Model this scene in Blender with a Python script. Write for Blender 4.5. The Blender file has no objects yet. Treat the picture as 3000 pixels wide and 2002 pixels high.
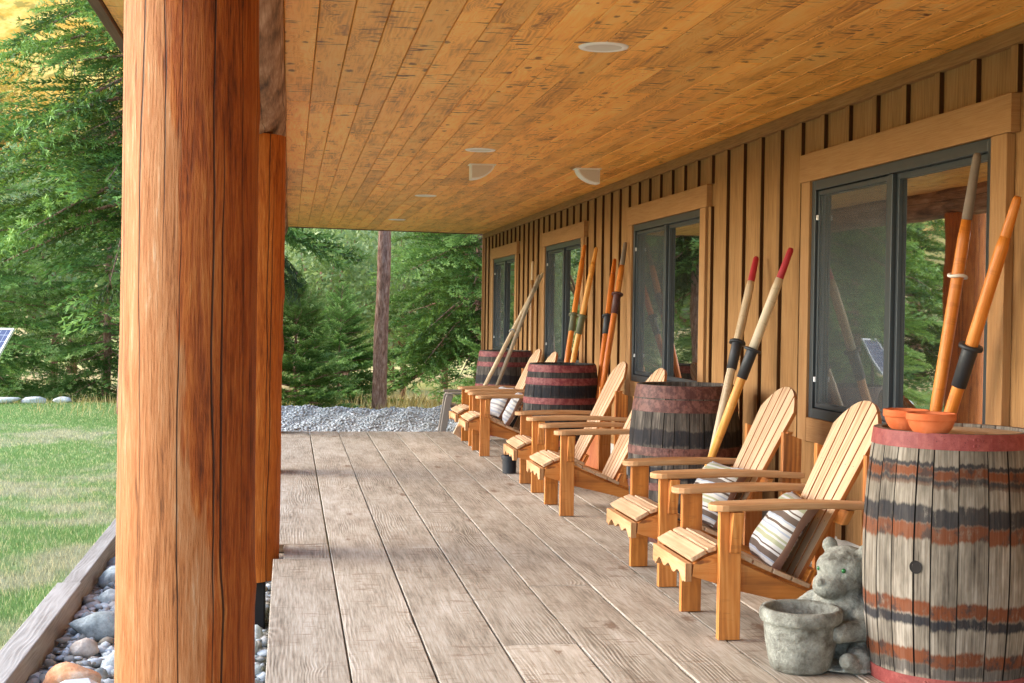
import bpy, math, random
import numpy as np
from mathutils import Vector, Matrix

random.seed(7)
rng = np.random.default_rng(11)
R = math.radians
scene = bpy.context.scene
COL = scene.collection

# ------------------------------------------------------------------ helpers
class MB:
    """collects shapes; build() links them as one mesh object"""
    def __init__(s):
        s.v = []; s.f = []; s.uv = []; s.r = []; s.m = []
    def add(s, verts, faces, uvs, rnd=None, mi=0):
        o = len(s.v)
        s.v += [tuple(p) for p in verts]
        if rnd is None: rnd = random.random()
        for f, u in zip(faces, uvs):
            s.f.append([o + i for i in f]); s.uv.append(u); s.r.append(rnd); s.m.append(mi)
    def box(s, lo, hi, grain=None, M=None, rnd=None, mi=0):
        d = [hi[i] - lo[i] for i in range(3)]
        if grain is None: grain = max(range(3), key=lambda i: abs(d[i]))
        V = [Vector((hi[0] if i & 1 else lo[0], hi[1] if i & 2 else lo[1], hi[2] if i & 4 else lo[2])) for i in range(8)]
        F = [(0, 2, 3, 1), (4, 5, 7, 6), (0, 1, 5, 4), (2, 6, 7, 3), (0, 4, 6, 2), (1, 3, 7, 5)]
        ax = [2, 2, 1, 1, 0, 0]
        ou, ov = random.uniform(0, 40), random.uniform(0, 40)
        U = []
        for f, k in zip(F, ax):
            ij = [a for a in range(3) if a != k]
            if grain in ij: gu = grain; gv = [a for a in ij if a != grain][0]
            else: gu, gv = ij
            U.append([(V[i][gu] + ou, V[i][gv] + ov + k * .37) for i in f])
        if M is not None: V = [M @ p for p in V]
        s.add(V, F, U, rnd, mi)
    def prism(s, pts, t0, t1, fn, rnd=None, mi=0, swap=False, side=None):
        """polygon pts (a, b) extruded along c from t0 to t1; fn(a, b, c) -> point"""
        n = len(pts); V = [fn(a, b, t0) for a, b in pts] + [fn(a, b, t1) for a, b in pts]
        ou, ov = random.uniform(0, 40), random.uniform(0, 40)
        g = (lambda a, b: (b + ou, a + ov)) if swap else (lambda a, b: (a + ou, b + ov))
        F = [list(range(n))[::-1], list(range(n, 2 * n))]
        U = [[g(*pts[i]) for i in F[0]], [g(*pts[i - n]) for i in F[1]]]
        L = 0
        for i in range(n):
            j = (i + 1) % n
            l = math.dist(pts[i], pts[j])
            F.append([i, j, n + j, n + i])
            U.append([(L + ou, t0 + ov), (L + l + ou, t0 + ov), (L + l + ou, t1 + ov), (L + ou, t1 + ov)])
            L += l
        if rnd is None: rnd = random.random()
        s.add(V, F, U, rnd, mi)
        if side is not None:
            for i in range(len(s.m) - n, len(s.m)): s.m[i] = side
    def lathe(s, prof, n=32, M=None, a0=0, a1=2 * math.pi, rnd=None, mi=0, uvr=None):
        full = abs(a1 - a0 - 2 * math.pi) < 1e-6
        na = n if full else n + 1
        V = []
        for r, z in prof:
            for k in range(na):
                a = a0 + (a1 - a0) * k / n
                V.append(Vector((r * math.cos(a), r * math.sin(a), z)))
        F = []; U = []
        ou = random.uniform(0, 40)
        rr = uvr or max(p[0] for p in prof)
        L = [0]
        for i in range(1, len(prof)): L.append(L[-1] + math.dist(prof[i], prof[i - 1]))
        for i in range(len(prof) - 1):
            for k in range(n):
                k2 = (k + 1) % na
                F.append((i * na + k, i * na + k2, (i + 1) * na + k2, (i + 1) * na + k))
                v0 = rr * (a0 + (a1 - a0) * k / n) + ou; v1 = rr * (a0 + (a1 - a0) * (k + 1) / n) + ou
                U.append([(L[i], v0), (L[i], v1), (L[i + 1], v1), (L[i + 1], v0)])
        if M is not None: V = [M @ p for p in V]
        s.add(V, F, U, rnd, mi)
    def tube(s, pts, rad, n=12, rnd=None, mi=0, caps=True):
        pts = [Vector(p) for p in pts]
        V = []; L = 0; Ls = []
        up = None
        for i, p in enumerate(pts):
            t = (pts[min(i + 1, len(pts) - 1)] - pts[max(i - 1, 0)]).normalized()
            if up is None:
                up = Vector((0, 0, 1)) if abs(t.z) < .9 else Vector((1, 0, 0))
            x = t.cross(up).normalized(); y = x.cross(t).normalized(); up = y
            if i: L += (p - pts[i - 1]).length
            Ls.append(L)
            r = rad[i] if hasattr(rad, '__len__') else rad
            for k in range(n):
                a = 2 * math.pi * k / n
                V.append(p + (x * math.cos(a) + y * math.sin(a)) * r)
        F = []; U = []; ou = random.uniform(0, 40)
        r0 = rad[0] if hasattr(rad, '__len__') else rad
        c = 2 * math.pi * r0 / n
        for i in range(len(pts) - 1):
            for k in range(n):
                k2 = (k + 1) % n
                F.append((i * n + k, i * n + k2, (i + 1) * n + k2, (i + 1) * n + k))
                U.append([(Ls[i] + ou, k * c), (Ls[i] + ou, k * c + c), (Ls[i + 1] + ou, k * c + c), (Ls[i + 1] + ou, k * c)])
        if caps:
            for i, rev in ((0, True), (len(pts) - 1, False)):
                f = [i * n + k for k in range(n)]
                if rev: f = f[::-1]
                F.append(f); U.append([(V[q].x * 1.3 + ou, V[q].z) for q in f])
        s.add(V, F, U, rnd, mi)
    def build(s, name, mats, parent=None, bevel=0, smooth=False, loc=None):
        me = bpy.data.meshes.new(name)
        me.from_pydata(s.v, [], s.f)
        ul = me.uv_layers.new(name='UVMap')
        flat = [c for f in s.uv for p in f for c in p]
        ul.data.foreach_set('uv', flat)
        at = me.attributes.new('rnd', 'FLOAT', 'FACE'); at.data.foreach_set('value', s.r)
        if not isinstance(mats, (list, tuple)): mats = [mats]
        for m in mats: me.materials.append(m)
        me.polygons.foreach_set('material_index', s.m)
        if smooth: me.polygons.foreach_set('use_smooth', [True] * len(s.f))
        me.update()
        o = bpy.data.objects.new(name, me); COL.objects.link(o)
        if parent: o.parent = parent
        if loc: o.location = loc
        if bevel:
            b = o.modifiers.new('bevel', 'BEVEL'); b.width = bevel; b.segments = 2; b.limit_method = 'ANGLE'; b.angle_limit = R(40)
        return o

def tag(o, label=None, cat=None, group=None, kind=None):
    if label: o['label'] = label
    if cat: o['category'] = cat
    if group: o['group'] = group
    if kind: o['kind'] = kind
    return o

def thing(name, label, cat, loc=(0, 0, 0), group=None, rz=0):
    o = bpy.data.objects.new(name, None); COL.objects.link(o)
    o.empty_display_size = .1; o.location = loc; o.rotation_euler = (0, 0, rz)
    return tag(o, label, cat, group)

def copy_tree(o, parent=None):
    c = o.copy(); COL.objects.link(c); c.parent = parent
    for ch in list(o.children): copy_tree(ch, c)
    return c

def raw_mesh(name, V, F, rnd=None, mat=None, parent=None, smooth=False):
    """numpy mesh: V (n,3), F (m,k)"""
    me = bpy.data.meshes.new(name)
    m, k = F.shape
    me.vertices.add(len(V)); me.vertices.foreach_set('co', V.astype(np.float32).ravel())
    me.loops.add(m * k); me.loops.foreach_set('vertex_index', F.astype(np.int32).ravel())
    me.polygons.add(m); me.polygons.foreach_set('loop_start', np.arange(0, m * k, k, dtype=np.int32))
    if rnd is not None:
        at = me.attributes.new('rnd', 'FLOAT', 'FACE'); at.data.foreach_set('value', rnd.astype(np.float32))
    if smooth: me.polygons.foreach_set('use_smooth', np.ones(m, dtype=bool))
    me.update(calc_edges=True); me.validate()
    if mat: me.materials.append(mat)
    o = bpy.data.objects.new(name, me); COL.objects.link(o)
    if parent: o.parent = parent
    return o

# ------------------------------------------------------------------ material helpers
def sl(c): return tuple((x / 12.92 if x <= .04045 else ((x + .055) / 1.055) ** 2.4) for x in c)
def S(r, g, b): return sl((r / 255, g / 255, b / 255)) + (1,)

class NT:
    def __init__(s, name):
        s.mat = bpy.data.materials.new(name); s.mat.use_nodes = True
        s.nt = s.mat.node_tree; s.nt.nodes.clear()
        s.out = s.nt.nodes.new('ShaderNodeOutputMaterial')
    def n(s, t, ins=None, **pr):
        nd = s.nt.nodes.new(t)
        for k, v in pr.items(): setattr(nd, k, v)
        for k, v in (ins or {}).items(): s.set(nd.inputs[k], v)
        return nd
    def set(s, sock, v):
        if isinstance(v, bpy.types.NodeSocket): s.nt.links.new(v, sock)
        elif isinstance(v, bpy.types.Node): s.nt.links.new(v.outputs[0], sock)
        else: sock.default_value = v
    def m(s, op, a, b=None, c=None, clamp=False):
        nd = s.n('ShaderNodeMath', operation=op, use_clamp=clamp)
        s.set(nd.inputs[0], a)
        if b is not None: s.set(nd.inputs[1], b)
        if c is not None: s.set(nd.inputs[2], c)
        return nd.outputs[0]
    def vec(s, x=0., y=0., z=0.):
        return s.n('ShaderNodeCombineXYZ', {0: x, 1: y, 2: z}).outputs[0]
    def sep(s, v):
        nd = s.n('ShaderNodeSeparateXYZ', {0: v}); return nd.outputs[0], nd.outputs[1], nd.outputs[2]
    def noise(s, v, scale=1., detail=2., rough=.5, dist=0.):
        nd = s.n('ShaderNodeTexNoise', {'Vector': v, 'Scale': scale, 'Detail': detail, 'Roughness': rough, 'Distortion': dist})
        return nd.outputs['Fac']
    def vor(s, v, scale=1., feature='F1', out='Distance', rnd=1.):
        nd = s.n('ShaderNodeTexVoronoi', {'Vector': v, 'Scale': scale, 'Randomness': rnd}, feature=feature)
        return nd.outputs[out]
    def mix(s, f, a, b, blend='MIX'):
        nd = s.n('ShaderNodeMix', data_type='RGBA', blend_type=blend)
        s.set(nd.inputs[0], f); s.set(nd.inputs[6], a); s.set(nd.inputs[7], b)
        return nd.outputs[2]
    def ramp(s, f, stops, interp='LINEAR'):
        nd = s.n('ShaderNodeValToRGB', {0: f}); cr = nd.color_ramp; cr.interpolation = interp
        while len(cr.elements) < len(stops): cr.elements.new(1)
        for e, (p, c) in zip(cr.elements, stops):
            e.position = p; e.color = c if len(c) == 4 else tuple(c) + (1,)
        return nd.outputs[0]
    def step(s, f, lo, hi, a=0., b=1.):
        nd = s.n('ShaderNodeMapRange', {0: f, 1: lo, 2: hi, 3: a, 4: b}, interpolation_type='SMOOTHSTEP')
        return nd.outputs[0]
    def uv(s):
        x, y, z = s.sep(s.n('ShaderNodeUVMap').outputs[0]); return x, y
    def rnd(s): return s.n('ShaderNodeAttribute', attribute_name='rnd').outputs['Fac']
    def obj(s): return s.n('ShaderNodeTexCoord').outputs['Object']
    def pos(s): return s.n('ShaderNodeNewGeometry').outputs['Position']
    def value(s, col, v): return s.n('ShaderNodeHueSaturation', {'Color': col, 'Value': v}).outputs[0]
    def bump(s, h, strength=.3, dist=.01):
        return s.n('ShaderNodeBump', {'Height': h, 'Strength': strength, 'Distance': dist}).outputs[0]
    def bsdf(s, col, rough=.6, bump=None, metal=0., spec=.5, coat=0.):
        b = s.n('ShaderNodeBsdfPrincipled', {'Base Color': col, 'Roughness': rough, 'Metallic': metal})
        b.inputs['Specular IOR Level'].default_value = spec
        b.inputs['Coat Weight'].default_value = coat
        b.inputs['Coat Roughness'].default_value = .25
        if bump is not None: s.set(b.inputs['Normal'], bump)
        s.nt.links.new(b.outputs[0], s.out.inputs[0])
        return s.mat

def cracks(t, u, v, vmax, n, seed, w=.0022):
    """drying checks: n long thin wandering lines along the grain"""
    rg = random.Random(seed); tot = None
    for i in range(n):
        v0 = vmax * (i + rg.uniform(.15, .85)) / n; sd = rg.uniform(0, 50)
        nz = t.noise(t.vec(t.m('MULTIPLY', u, .9), sd, 0.), 1., 3., .6); nw = t.noise(t.vec(t.m('MULTIPLY', u, .55), sd + 7, 3.), 1., 1.)
        d = t.m('ABSOLUTE', t.m('SUBTRACT', v, t.m('MULTIPLY_ADD', t.m('SUBTRACT', nz, .5), .05, v0)))
        wd = t.step(nw, .36, .62, 0.0001, w * rg.uniform(.6, 1.6))
        k = t.step(t.m('DIVIDE', d, wd), 1.3, .6)
        tot = k if tot is None else t.m('MAXIMUM', tot, k)
    return tot

def plain(name, col, rough=.5, metal=0., var=.15, scale=30., spec=.5, bump=.1, coat=0.):
    t = NT(name); p = t.obj()
    n = t.noise(p, scale, 4, .6); n2 = t.noise(p, scale * .15, 3)
    c = t.value(t.mix(0., col, col), t.m('ADD', 1 - var, t.m('MULTIPLY', t.m('ADD', n, n2), var)))
    return t.bsdf(c, rough, t.bump(n, bump, .003), metal, spec, coat)

def wood(name, dark, mid, light, rings=45., ring_amt=.3, fibre=.3, knots=0., knot_col=None, kscale=(1.6, 4.5), ksize=.2, rough=.6,
         bump=.25, var=.3, coat=0., blotch=.6, checks=0., spec=.4, dirt=None, scratch=0., rmask=(.4, .62, .12), ff=240., tint=0.):
    t = NT(name); u, v = t.uv(); r = t.rnd()
    ro = t.m('MULTIPLY', r, 31.)
    warp = t.noise(t.vec(t.m('MULTIPLY', u, .9), t.m('MULTIPLY', v, 5.), ro), 1., 2.)
    tt = t.m('MULTIPLY_ADD', v, rings, t.m('MULTIPLY', warp, 7.))
    k = None
    if knots:
        d = t.vor(t.vec(t.m('MULTIPLY', u, kscale[0]), t.m('MULTIPLY', v, kscale[1]), ro), 1.)
        dn = t.m('ADD', d, t.m('MULTIPLY', t.m('SUBTRACT', t.noise(t.vec(t.m('MULTIPLY', u, 30.), t.m('MULTIPLY', v, 60.), ro), 1., 2.), .5), .25))
        sel = t.vor(t.vec(t.m('MULTIPLY', u, kscale[0]), t.m('MULTIPLY', v, kscale[1]), ro), 1., out='Color')
        sx, sy, _ = t.sep(sel)
        dn = t.m('DIVIDE', dn, t.m('MULTIPLY_ADD', sy, 1.1, .3))
        keep = t.m('LESS_THAN', sx, knots)
        k = t.m('MULTIPLY', t.step(dn, ksize, ksize * .35), keep)
        kw = t.m('MULTIPLY', t.step(d, ksize * 3.2, 0.), keep)
        tt = t.m('MULTIPLY_ADD', kw, 3.5, tt)
    ring = t.m('MULTIPLY_ADD', t.m('SINE', t.m('MULTIPLY', tt, 6.283)), .5, .5)
    ring = t.m('POWER', ring, 1.6)
    fib = t.noise(t.vec(t.m('MULTIPLY', u, 5.), t.m('MULTIPLY', v, ff), ro), 1., 4., .68)
    big = t.noise(t.vec(t.m('MULTIPLY', u, 1.7), t.m('MULTIPLY', v, 9.), ro), 1., 4., .6)
    f = t.m('MULTIPLY_ADD', t.m('SUBTRACT', big, .5), blotch * 1.6, .5)
    rmk = t.step(t.noise(t.vec(t.m('MULTIPLY', u, .8), t.m('MULTIPLY', v, 4.), t.m('ADD', ro, 4.)), 1., 2.), rmask[0], rmask[1], rmask[2], 1.)
    f = t.m('MULTIPLY_ADD', t.m('SUBTRACT', ring, .5), t.m('MULTIPLY', rmk, ring_amt), f)
    f = t.m('MULTIPLY_ADD', t.m('SUBTRACT', fib, .5), fibre * 2, f, clamp=True)
    c = t.ramp(f, [(0.02, dark), (.5, mid), (.98, light)])
    h = t.m('MULTIPLY_ADD', fib, .6, t.m('MULTIPLY', t.m('MULTIPLY', ring, rmk), .5))
    if scratch:
        sc = t.noise(t.vec(t.m('MULTIPLY', u, 32.), t.m('MULTIPLY', v, 6.), ro), 1., 3., .65)
        sm = t.step(sc, .58, .63)
        sm = t.m('MULTIPLY', sm, t.step(t.noise(t.vec(t.m('MULTIPLY', u, 2.), t.m('MULTIPLY', v, 6.), ro), 1., 2.), .38, .6))
        c = t.mix(t.m('MULTIPLY', sm, scratch), c, knot_col or dark)
    if k is not None:
        c = t.mix(t.m('MULTIPLY', k, .85), c, knot_col or dark)
    if checks:
        cl = cracks(t, u, v, 1.2, 9, 4)
        c = t.mix(t.m('MULTIPLY', cl, checks), c, (.02, .008, .003, 1))
        h = t.m('SUBTRACT', h, t.m('MULTIPLY', cl, 3.))
    if dirt:
        dn2 = t.noise(t.vec(t.m('MULTIPLY', u, 2.3), t.m('MULTIPLY', v, 3.1), 0.), 1., 5., .65)
        c = t.mix(t.step(dn2, .5, .75, 0., dirt[1]), c, dirt[0])
    c = t.value(c, t.m('MULTIPLY_ADD', r, var, 1 - var * .5))
    if tint:                                   # every piece of timber has its own tone
        oi = t.n('ShaderNodeObjectInfo').outputs['Random']
        c = t.mix(t.m('MULTIPLY', t.m('FRACT', t.m('MULTIPLY', oi, 7.3)), tint), c, t.value(c, .62)); c = t.mix(t.m('MULTIPLY', oi, tint * .6), c, S(176, 150, 122))
    return t.bsdf(c, rough, t.bump(h, bump, .004), 0., spec, coat)

# ------------------------------------------------------------------ materials
M = {}
M['deck'] = wood('weathered deck wood', S(78, 66, 52), S(166, 156, 140), S(204, 198, 187), rings=64, ring_amt=.26, rmask=(.46, .66, .06), ff=105., fibre=.55, knots=.6,
                 knot_col=S(118, 96, 78), kscale=(1.7, 5.), ksize=.16, rough=.75, bump=.5, var=.26, blotch=.5, dirt=(S(118, 100, 82), .35), spec=.25, scratch=.6)
M['ceil'] = wood('stained tongue and groove', S(148, 80, 22), S(255, 182, 84), S(255, 216, 134), rings=34, ring_amt=.2, ff=110., fibre=.35, knots=.85,
                 knot_col=S(104, 52, 12), kscale=(5.2, 10.), ksize=.19, rough=.42, bump=.35, var=.32, blotch=.75, spec=.4, scratch=1.)
M['siding'] = wood('rough sawn siding', S(98, 70, 40), S(150, 112, 70), S(174, 138, 94), rings=25, ring_amt=.1, ff=120., fibre=.55, rough=.8, bump=.5, var=.2, blotch=.35, spec=.2)
M['trim'] = wood('sawn trim board', S(118, 84, 50), S(164, 124, 82), S(186, 152, 110), rings=25, ring_amt=.08, fibre=.4, rough=.8, bump=.45, var=.08, blotch=.3, spec=.2)
M['batten_shade'] = wood('painted batten shade', S(46, 28, 16), S(70, 46, 26), S(94, 64, 38), rings=25, ring_amt=.1, fibre=.4, rough=.9, bump=.3, var=.1, blotch=.3, spec=.1)  # near-black brown paints shade onto the camera-facing batten sides
M['chair'] = wood('honey cedar', S(124, 62, 14), S(202, 124, 46), S(224, 162, 90), rings=38, ring_amt=.35, fibre=.2, knots=.25, knot_col=S(120, 60, 16),
                  kscale=(3., 12.), ksize=.16, rough=.5, bump=.2, var=.3, blotch=1., coat=.1, tint=.25, ff=150., scratch=.25)
M['slat'] = wood('pale cedar slats', S(140, 104, 74), S(202, 168, 132), S(222, 198, 172), rings=40, ring_amt=.25, fibre=.2, knots=.2, knot_col=S(150, 92, 46),
                 kscale=(2.6, 11.), ksize=.13, rough=.6, bump=.25, var=.3, blotch=.8, tint=.22, ff=150.)
M['slat_edge'] = wood('unweathered slat edge', S(112, 58, 18), S(164, 98, 44), S(196, 136, 76), rings=38, ring_amt=.2, rough=.6, var=.2)
M['arm'] = wood('tan cedar arm', S(146, 96, 50), S(192, 144, 96), S(214, 178, 136), rings=38, ring_amt=.3, fibre=.35, rough=.6, bump=.25, var=.25, blotch=1., tint=.25, ff=150.)
M['beam'] = wood('peeled grey log', S(74, 48, 32), S(158, 116, 84), S(206, 174, 146), rings=12, ring_amt=.1, fibre=.45, rough=.75, bump=.8, var=.1, blotch=1.5, checks=.9)
M['timber'] = wood('weathered edging timber', S(100, 92, 84), S(158, 153, 145), S(190, 186, 180), rings=40, ring_amt=.2, fibre=.35, rough=.85, bump=.4, var=.2, blotch=.6, spec=.2)
M['fascia'] = wood('dark fascia', S(66, 46, 34), S(92, 68, 52), S(116, 90, 72), rough=.7)
M['head'] = wood('barrel head wood', S(120, 96, 70), S(176, 152, 122), S(204, 184, 158), rings=40, ring_amt=.3, fibre=.3, rough=.75, var=.25)
M['roof'] = plain('roof sheet', S(96, 82, 72), .7)
M['concrete'] = plain('pale concrete', S(190, 186, 178), .9, var=.25, scale=14, bump=.3)
M['frame'] = plain('charcoal aluminium', S(62, 68, 72), .42, .3, var=.1, scale=60)
M['white'] = plain('white enamel', S(246, 246, 246), .4, var=.04)
M['lens'] = plain('frosted lamp lens', S(214, 212, 206), .35, var=.04)
M['grille'] = plain('pale grey grille', S(222, 214, 204), .6, var=.08, scale=300, bump=.5)
M['blackplastic'] = plain('black plastic', S(34, 38, 44), .45, var=.2)
M['rubber'] = plain('black oar leather', S(44, 46, 50), .5, var=.25, scale=40)
M['brownleather'] = plain('dark red leather', S(84, 44, 38), .5, var=.25, scale=40)
M['greenleather'] = plain('worn green leather', S(96, 100, 74), .6, var=.3, scale=40)
M['steel'] = plain('galvanised metal', S(176, 178, 178), .35, .7, var=.2)
M['steel_dark'] = plain('dull screw', S(92, 84, 76), .5, .5)
M['redpaint'] = plain('red paint', S(176, 40, 52), .5, var=.35, scale=25)
M['greygrip'] = plain('worn grey grip', S(126, 112, 98), .75, var=.4, scale=40)
M['resin'] = plain('taupe resin', S(142, 132, 120), .55, var=.12)
M['eye'] = plain('green glass eye', S(26, 96, 44), .1, var=.1)
M['silver'] = plain('stainless cap', S(226, 226, 230), .3, .35, var=.08)
M['ring'] = plain('white cord', S(226, 220, 210), .7)
M['dark'] = plain('dark hollow', S(24, 20, 18), .9)

def oarwood(name, dark, mid, light, coat=.12):
    return wood(name, dark, mid, light, rings=60, ring_amt=.25, fibre=.35, rough=.5, bump=.15, var=.1, blotch=1.1, coat=coat, scratch=.3)
M['oar_orange'] = oarwood('varnished oar', S(150, 78, 16), S(214, 128, 44), S(236, 168, 92))
M['oar_dark'] = oarwood('dark varnished oar', S(140, 64, 12), S(204, 110, 28), S(226, 146, 60))
M['oar_pale'] = oarwood('bare pale oar', S(156, 128, 96), S(206, 186, 152), S(228, 214, 190), 0.)
M['oar_yellow'] = oarwood('yellow varnished oar', S(176, 108, 34), S(228, 160, 72), S(242, 192, 116))
M['oar_grey'] = oarwood('grey weathered oar', S(120, 104, 84), S(172, 156, 132), S(204, 190, 168), 0.)
M['oar_brown'] = oarwood('brown oar', S(110, 76, 38), S(160, 118, 66), S(188, 150, 98), .2)

def log_mat(name, bleach, warm=False):
    t = NT(name); u, v = t.uv(); r = t.rnd(); p = t.obj(); x, y, z = t.sep(p)
    fib = t.noise(t.vec(t.m('MULTIPLY', u, 9.), t.m('MULTIPLY', v, 150.), 0.), 1., 5., .72)
    st = t.noise(t.vec(t.m('MULTIPLY', u, 3.2), t.m('MULTIPLY', v, 34.), 3.), 1., 5., .68, .8)
    big = t.noise(t.vec(t.m('MULTIPLY', u, 1.1), t.m('MULTIPLY', v, 7.), 7.), 1., 4., .6, .8)
    f = t.m('MULTIPLY_ADD', t.m('SUBTRACT', st, .5), 1.5, .5)
    f = t.m('MULTIPLY_ADD', t.m('SUBTRACT', fib, .5), 1.3, f)
    f = t.m('MULTIPLY_ADD', t.m('SUBTRACT', big, .5), .8, f, clamp=True)
    orange = t.ramp(f, [(.05, S(72, 30, 6)), (.4, S(158, 76, 22)), (.72, S(190, 108, 44)), (1., S(204, 138, 78))])
    pale = t.ramp(f, [(.03, S(96, 54, 24)), (.36, S(172, 106, 58)), (.72, S(188, 130, 84)), (1., S(204, 170, 136))])
    if warm: orange = t.ramp(f, [(.05, S(120, 52, 10)), (.4, S(186, 98, 30)), (.75, S(208, 122, 48)), (1., S(222, 152, 84))])
    wob = t.noise(t.vec(t.m('MULTIPLY', u, 1.6), t.m('MULTIPLY', v, 5.), 1.), 1., 3., .55)
    wob2 = t.noise(t.vec(t.m('MULTIPLY', u, 2.), t.m('MULTIPLY', v, 42.), 2.), 1., 3., .55)
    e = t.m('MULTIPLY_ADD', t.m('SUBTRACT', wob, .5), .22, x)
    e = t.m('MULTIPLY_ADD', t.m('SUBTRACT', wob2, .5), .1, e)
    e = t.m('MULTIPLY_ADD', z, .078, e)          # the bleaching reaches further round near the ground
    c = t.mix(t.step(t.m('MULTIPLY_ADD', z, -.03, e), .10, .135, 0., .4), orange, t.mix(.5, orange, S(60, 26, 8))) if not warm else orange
    c = t.mix(t.step(e, bleach + .012, bleach - .012), c, pale)
    cl = cracks(t, u, v, 1.2, 18, 9)
    c = t.mix(t.m('MULTIPLY', cl, .9), c, (.025, .01, .004, 1))
    d = t.vor(t.vec(t.m('MULTIPLY', u, 1.5), t.m('MULTIPLY', v, 5.), 0.), 1.)
    kn = t.step(t.m('MULTIPLY_ADD', t.m('SUBTRACT', st, .5), .16, d), .15, .06)
    c = t.mix(t.m('MULTIPLY', kn, .7), c, S(88, 36, 8))
    scr = t.noise(t.vec(t.m('MULTIPLY', u, 26.), t.m('MULTIPLY', v, 3.), 2.), 1., 2.)
    h = t.m('SUBTRACT', t.m('ADD', fib, st), t.m('MULTIPLY', cl, 4.))
    return t.bsdf(c, .62, t.bump(h, .8, .008), 0., .25, 0.)
M['log'] = log_mat('peeled stained log', .125)
M['log2'] = log_mat('stained log', -.19, True)

def barrel_mat(name, bands, tone):
    """staves: grey weathered oak; bands = marks left by old hoops (z0, z1, kind)"""
    t = NT(name); p = t.obj(); x, y, z = t.sep(p); u, v = t.uv(); r = t.rnd()
    fib = t.noise(t.vec(t.m('MULTIPLY', u, 4.), t.m('MULTIPLY', v, 110.), t.m('MULTIPLY', r, 20.)), 1., 4., .65)
    blot = t.noise(t.vec(t.m('MULTIPLY', u, 5.), t.m('MULTIPLY', v, 16.), t.m('MULTIPLY', r, 20.)), 1., 4., .6)
    f = t.m('MULTIPLY_ADD', t.m('SUBTRACT', fib, .5), 1.3, t.m('MULTIPLY_ADD', t.m('SUBTRACT', blot, .5), 1.3, .5), clamp=True)
    c = t.ramp(f, [(0., tone[0]), (.5, tone[1]), (1., tone[2])])
    jit = t.m('MULTIPLY_ADD', r, .016, t.m('MULTIPLY', t.m('SUBTRACT', t.noise(t.vec(t.m('MULTIPLY', u, 6.), t.m('MULTIPLY', v, 40.), 0.), 1., 4., .7), .5), .045))
    zz = t.m('ADD', z, t.m('SUBTRACT', jit, .008))
    r2 = t.noise(t.vec(t.m('MULTIPLY', r, 97.), 0., 0.), 1., 0.)
    for z0, z1, col, amt in bands:
        w = min(.007, (z1 - z0) * .3)
        k = t.m('MULTIPLY', t.step(zz, z0 - w, z0 + w), t.step(zz, z1 + w, z1 - w))
        pat = t.step(t.m('ADD', t.noise(t.vec(t.m('MULTIPLY', u, 14.), t.m('MULTIPLY', v, 30.), z0 * 9), 1., 4., .65), t.m('MULTIPLY', t.m('SUBTRACT', r2, .5), .4)), .16, .44)
        ink = t.step(t.noise(t.vec(t.m('MULTIPLY', u, 12.), t.m('MULTIPLY', v, 14.), z0 * 31), 1., 4., .65), .5, .64, 0., .85)
        c = t.mix(t.m('MULTIPLY', t.m('MULTIPLY', k, pat), amt), c, t.mix(ink, col, S(44, 38, 40)))
    c = t.value(c, t.m('MULTIPLY_ADD', r2, 1., .4))
    return t.bsdf(c, .8, t.bump(fib, .5, .005), 0., .2)
RUST, INK, BRN = S(108, 54, 22), S(24, 28, 38), S(90, 60, 44)
M['staves_grey'] = barrel_mat('grey oak staves', [(.745, .765, INK, .8), (.765, .80, RUST, .9), (.80, .815, INK, .85), (.60, .665, INK, .85), (.545, .60, RUST, .85), (.275, .325, RUST, .9),
    (.235, .272, INK, .9), (.10, .15, RUST, .9), (.06, .10, INK, .6), (.735, .75, BRN, .6)], (S(52, 46, 40), S(128, 120, 107), S(176, 169, 156)))
M['staves_dark'] = barrel_mat('dark oak staves', [(.40, .47, INK, .6), (.66, .74, INK, .7), (.20, .28, INK, .6)], (S(20, 20, 24), S(58, 55, 53), S(112, 105, 96)))
M['staves_mid'] = barrel_mat('blackened oak staves', [(.57, .66, INK, .75), (.37, .44, INK, .8), (.1, .24, INK, .8)], (S(34, 31, 30), S(82, 76, 70), S(140, 131, 118)))
def hoop_mat(name, a, b):
    t = NT(name); p = t.obj(); n = t.noise(p, 26., 5., .7); n2 = t.noise(p, 160., 3., .6); n3 = t.noise(p, 7., 3.)
    c = t.mix(t.step(n, .4, .62), a, b); c = t.mix(t.step(n2, .62, .72, 0., .8), c, S(58, 26, 24)); c = t.value(c, t.m('MULTIPLY_ADD', n3, .5, .75))
    return t.bsdf(c, .6, t.bump(n2, .3, .003), .0, .4)
M['hoop_pink'] = hoop_mat('red oxide hoop', S(130, 58, 56), S(146, 76, 70))
M['hoop_red'] = hoop_mat('dark red hoop', S(104, 34, 38), S(136, 72, 68))
M['hoop_brown'] = hoop_mat('brown rusted hoop', S(78, 42, 36), S(118, 76, 66))

def terracotta():
    t = NT('terracotta'); p = t.obj(); n = t.noise(p, 45., 4., .6); n2 = t.noise(p, 9., 3.)
    c = t.mix(t.step(n2, .35, .7), S(206, 104, 56), S(222, 132, 86))
    return t.bsdf(c, .75, t.bump(n, .35, .008), 0., .3)
M['terracotta'] = terracotta()
def stone_mat(name, cols, scale=9., bump=.9, rough=.95):
    t = NT(name); p = t.obj(); n = t.noise(p, scale, 5., .65); n2 = t.noise(p, scale * 7, 3., .7)
    oi = t.n('ShaderNodeObjectInfo').outputs['Random']
    c = t.ramp(n, [(.3, cols[0]), (.5, cols[1]), (.7, cols[2])])
    c = t.value(c, t.m('MULTIPLY_ADD', oi, .3, t.m('MULTIPLY_ADD', n2, .8, .38)))
    return t.bsdf(c, rough, t.bump(t.m('ADD', n, t.m('MULTIPLY', n2, .5)), bump, .01), 0., .25)
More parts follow.
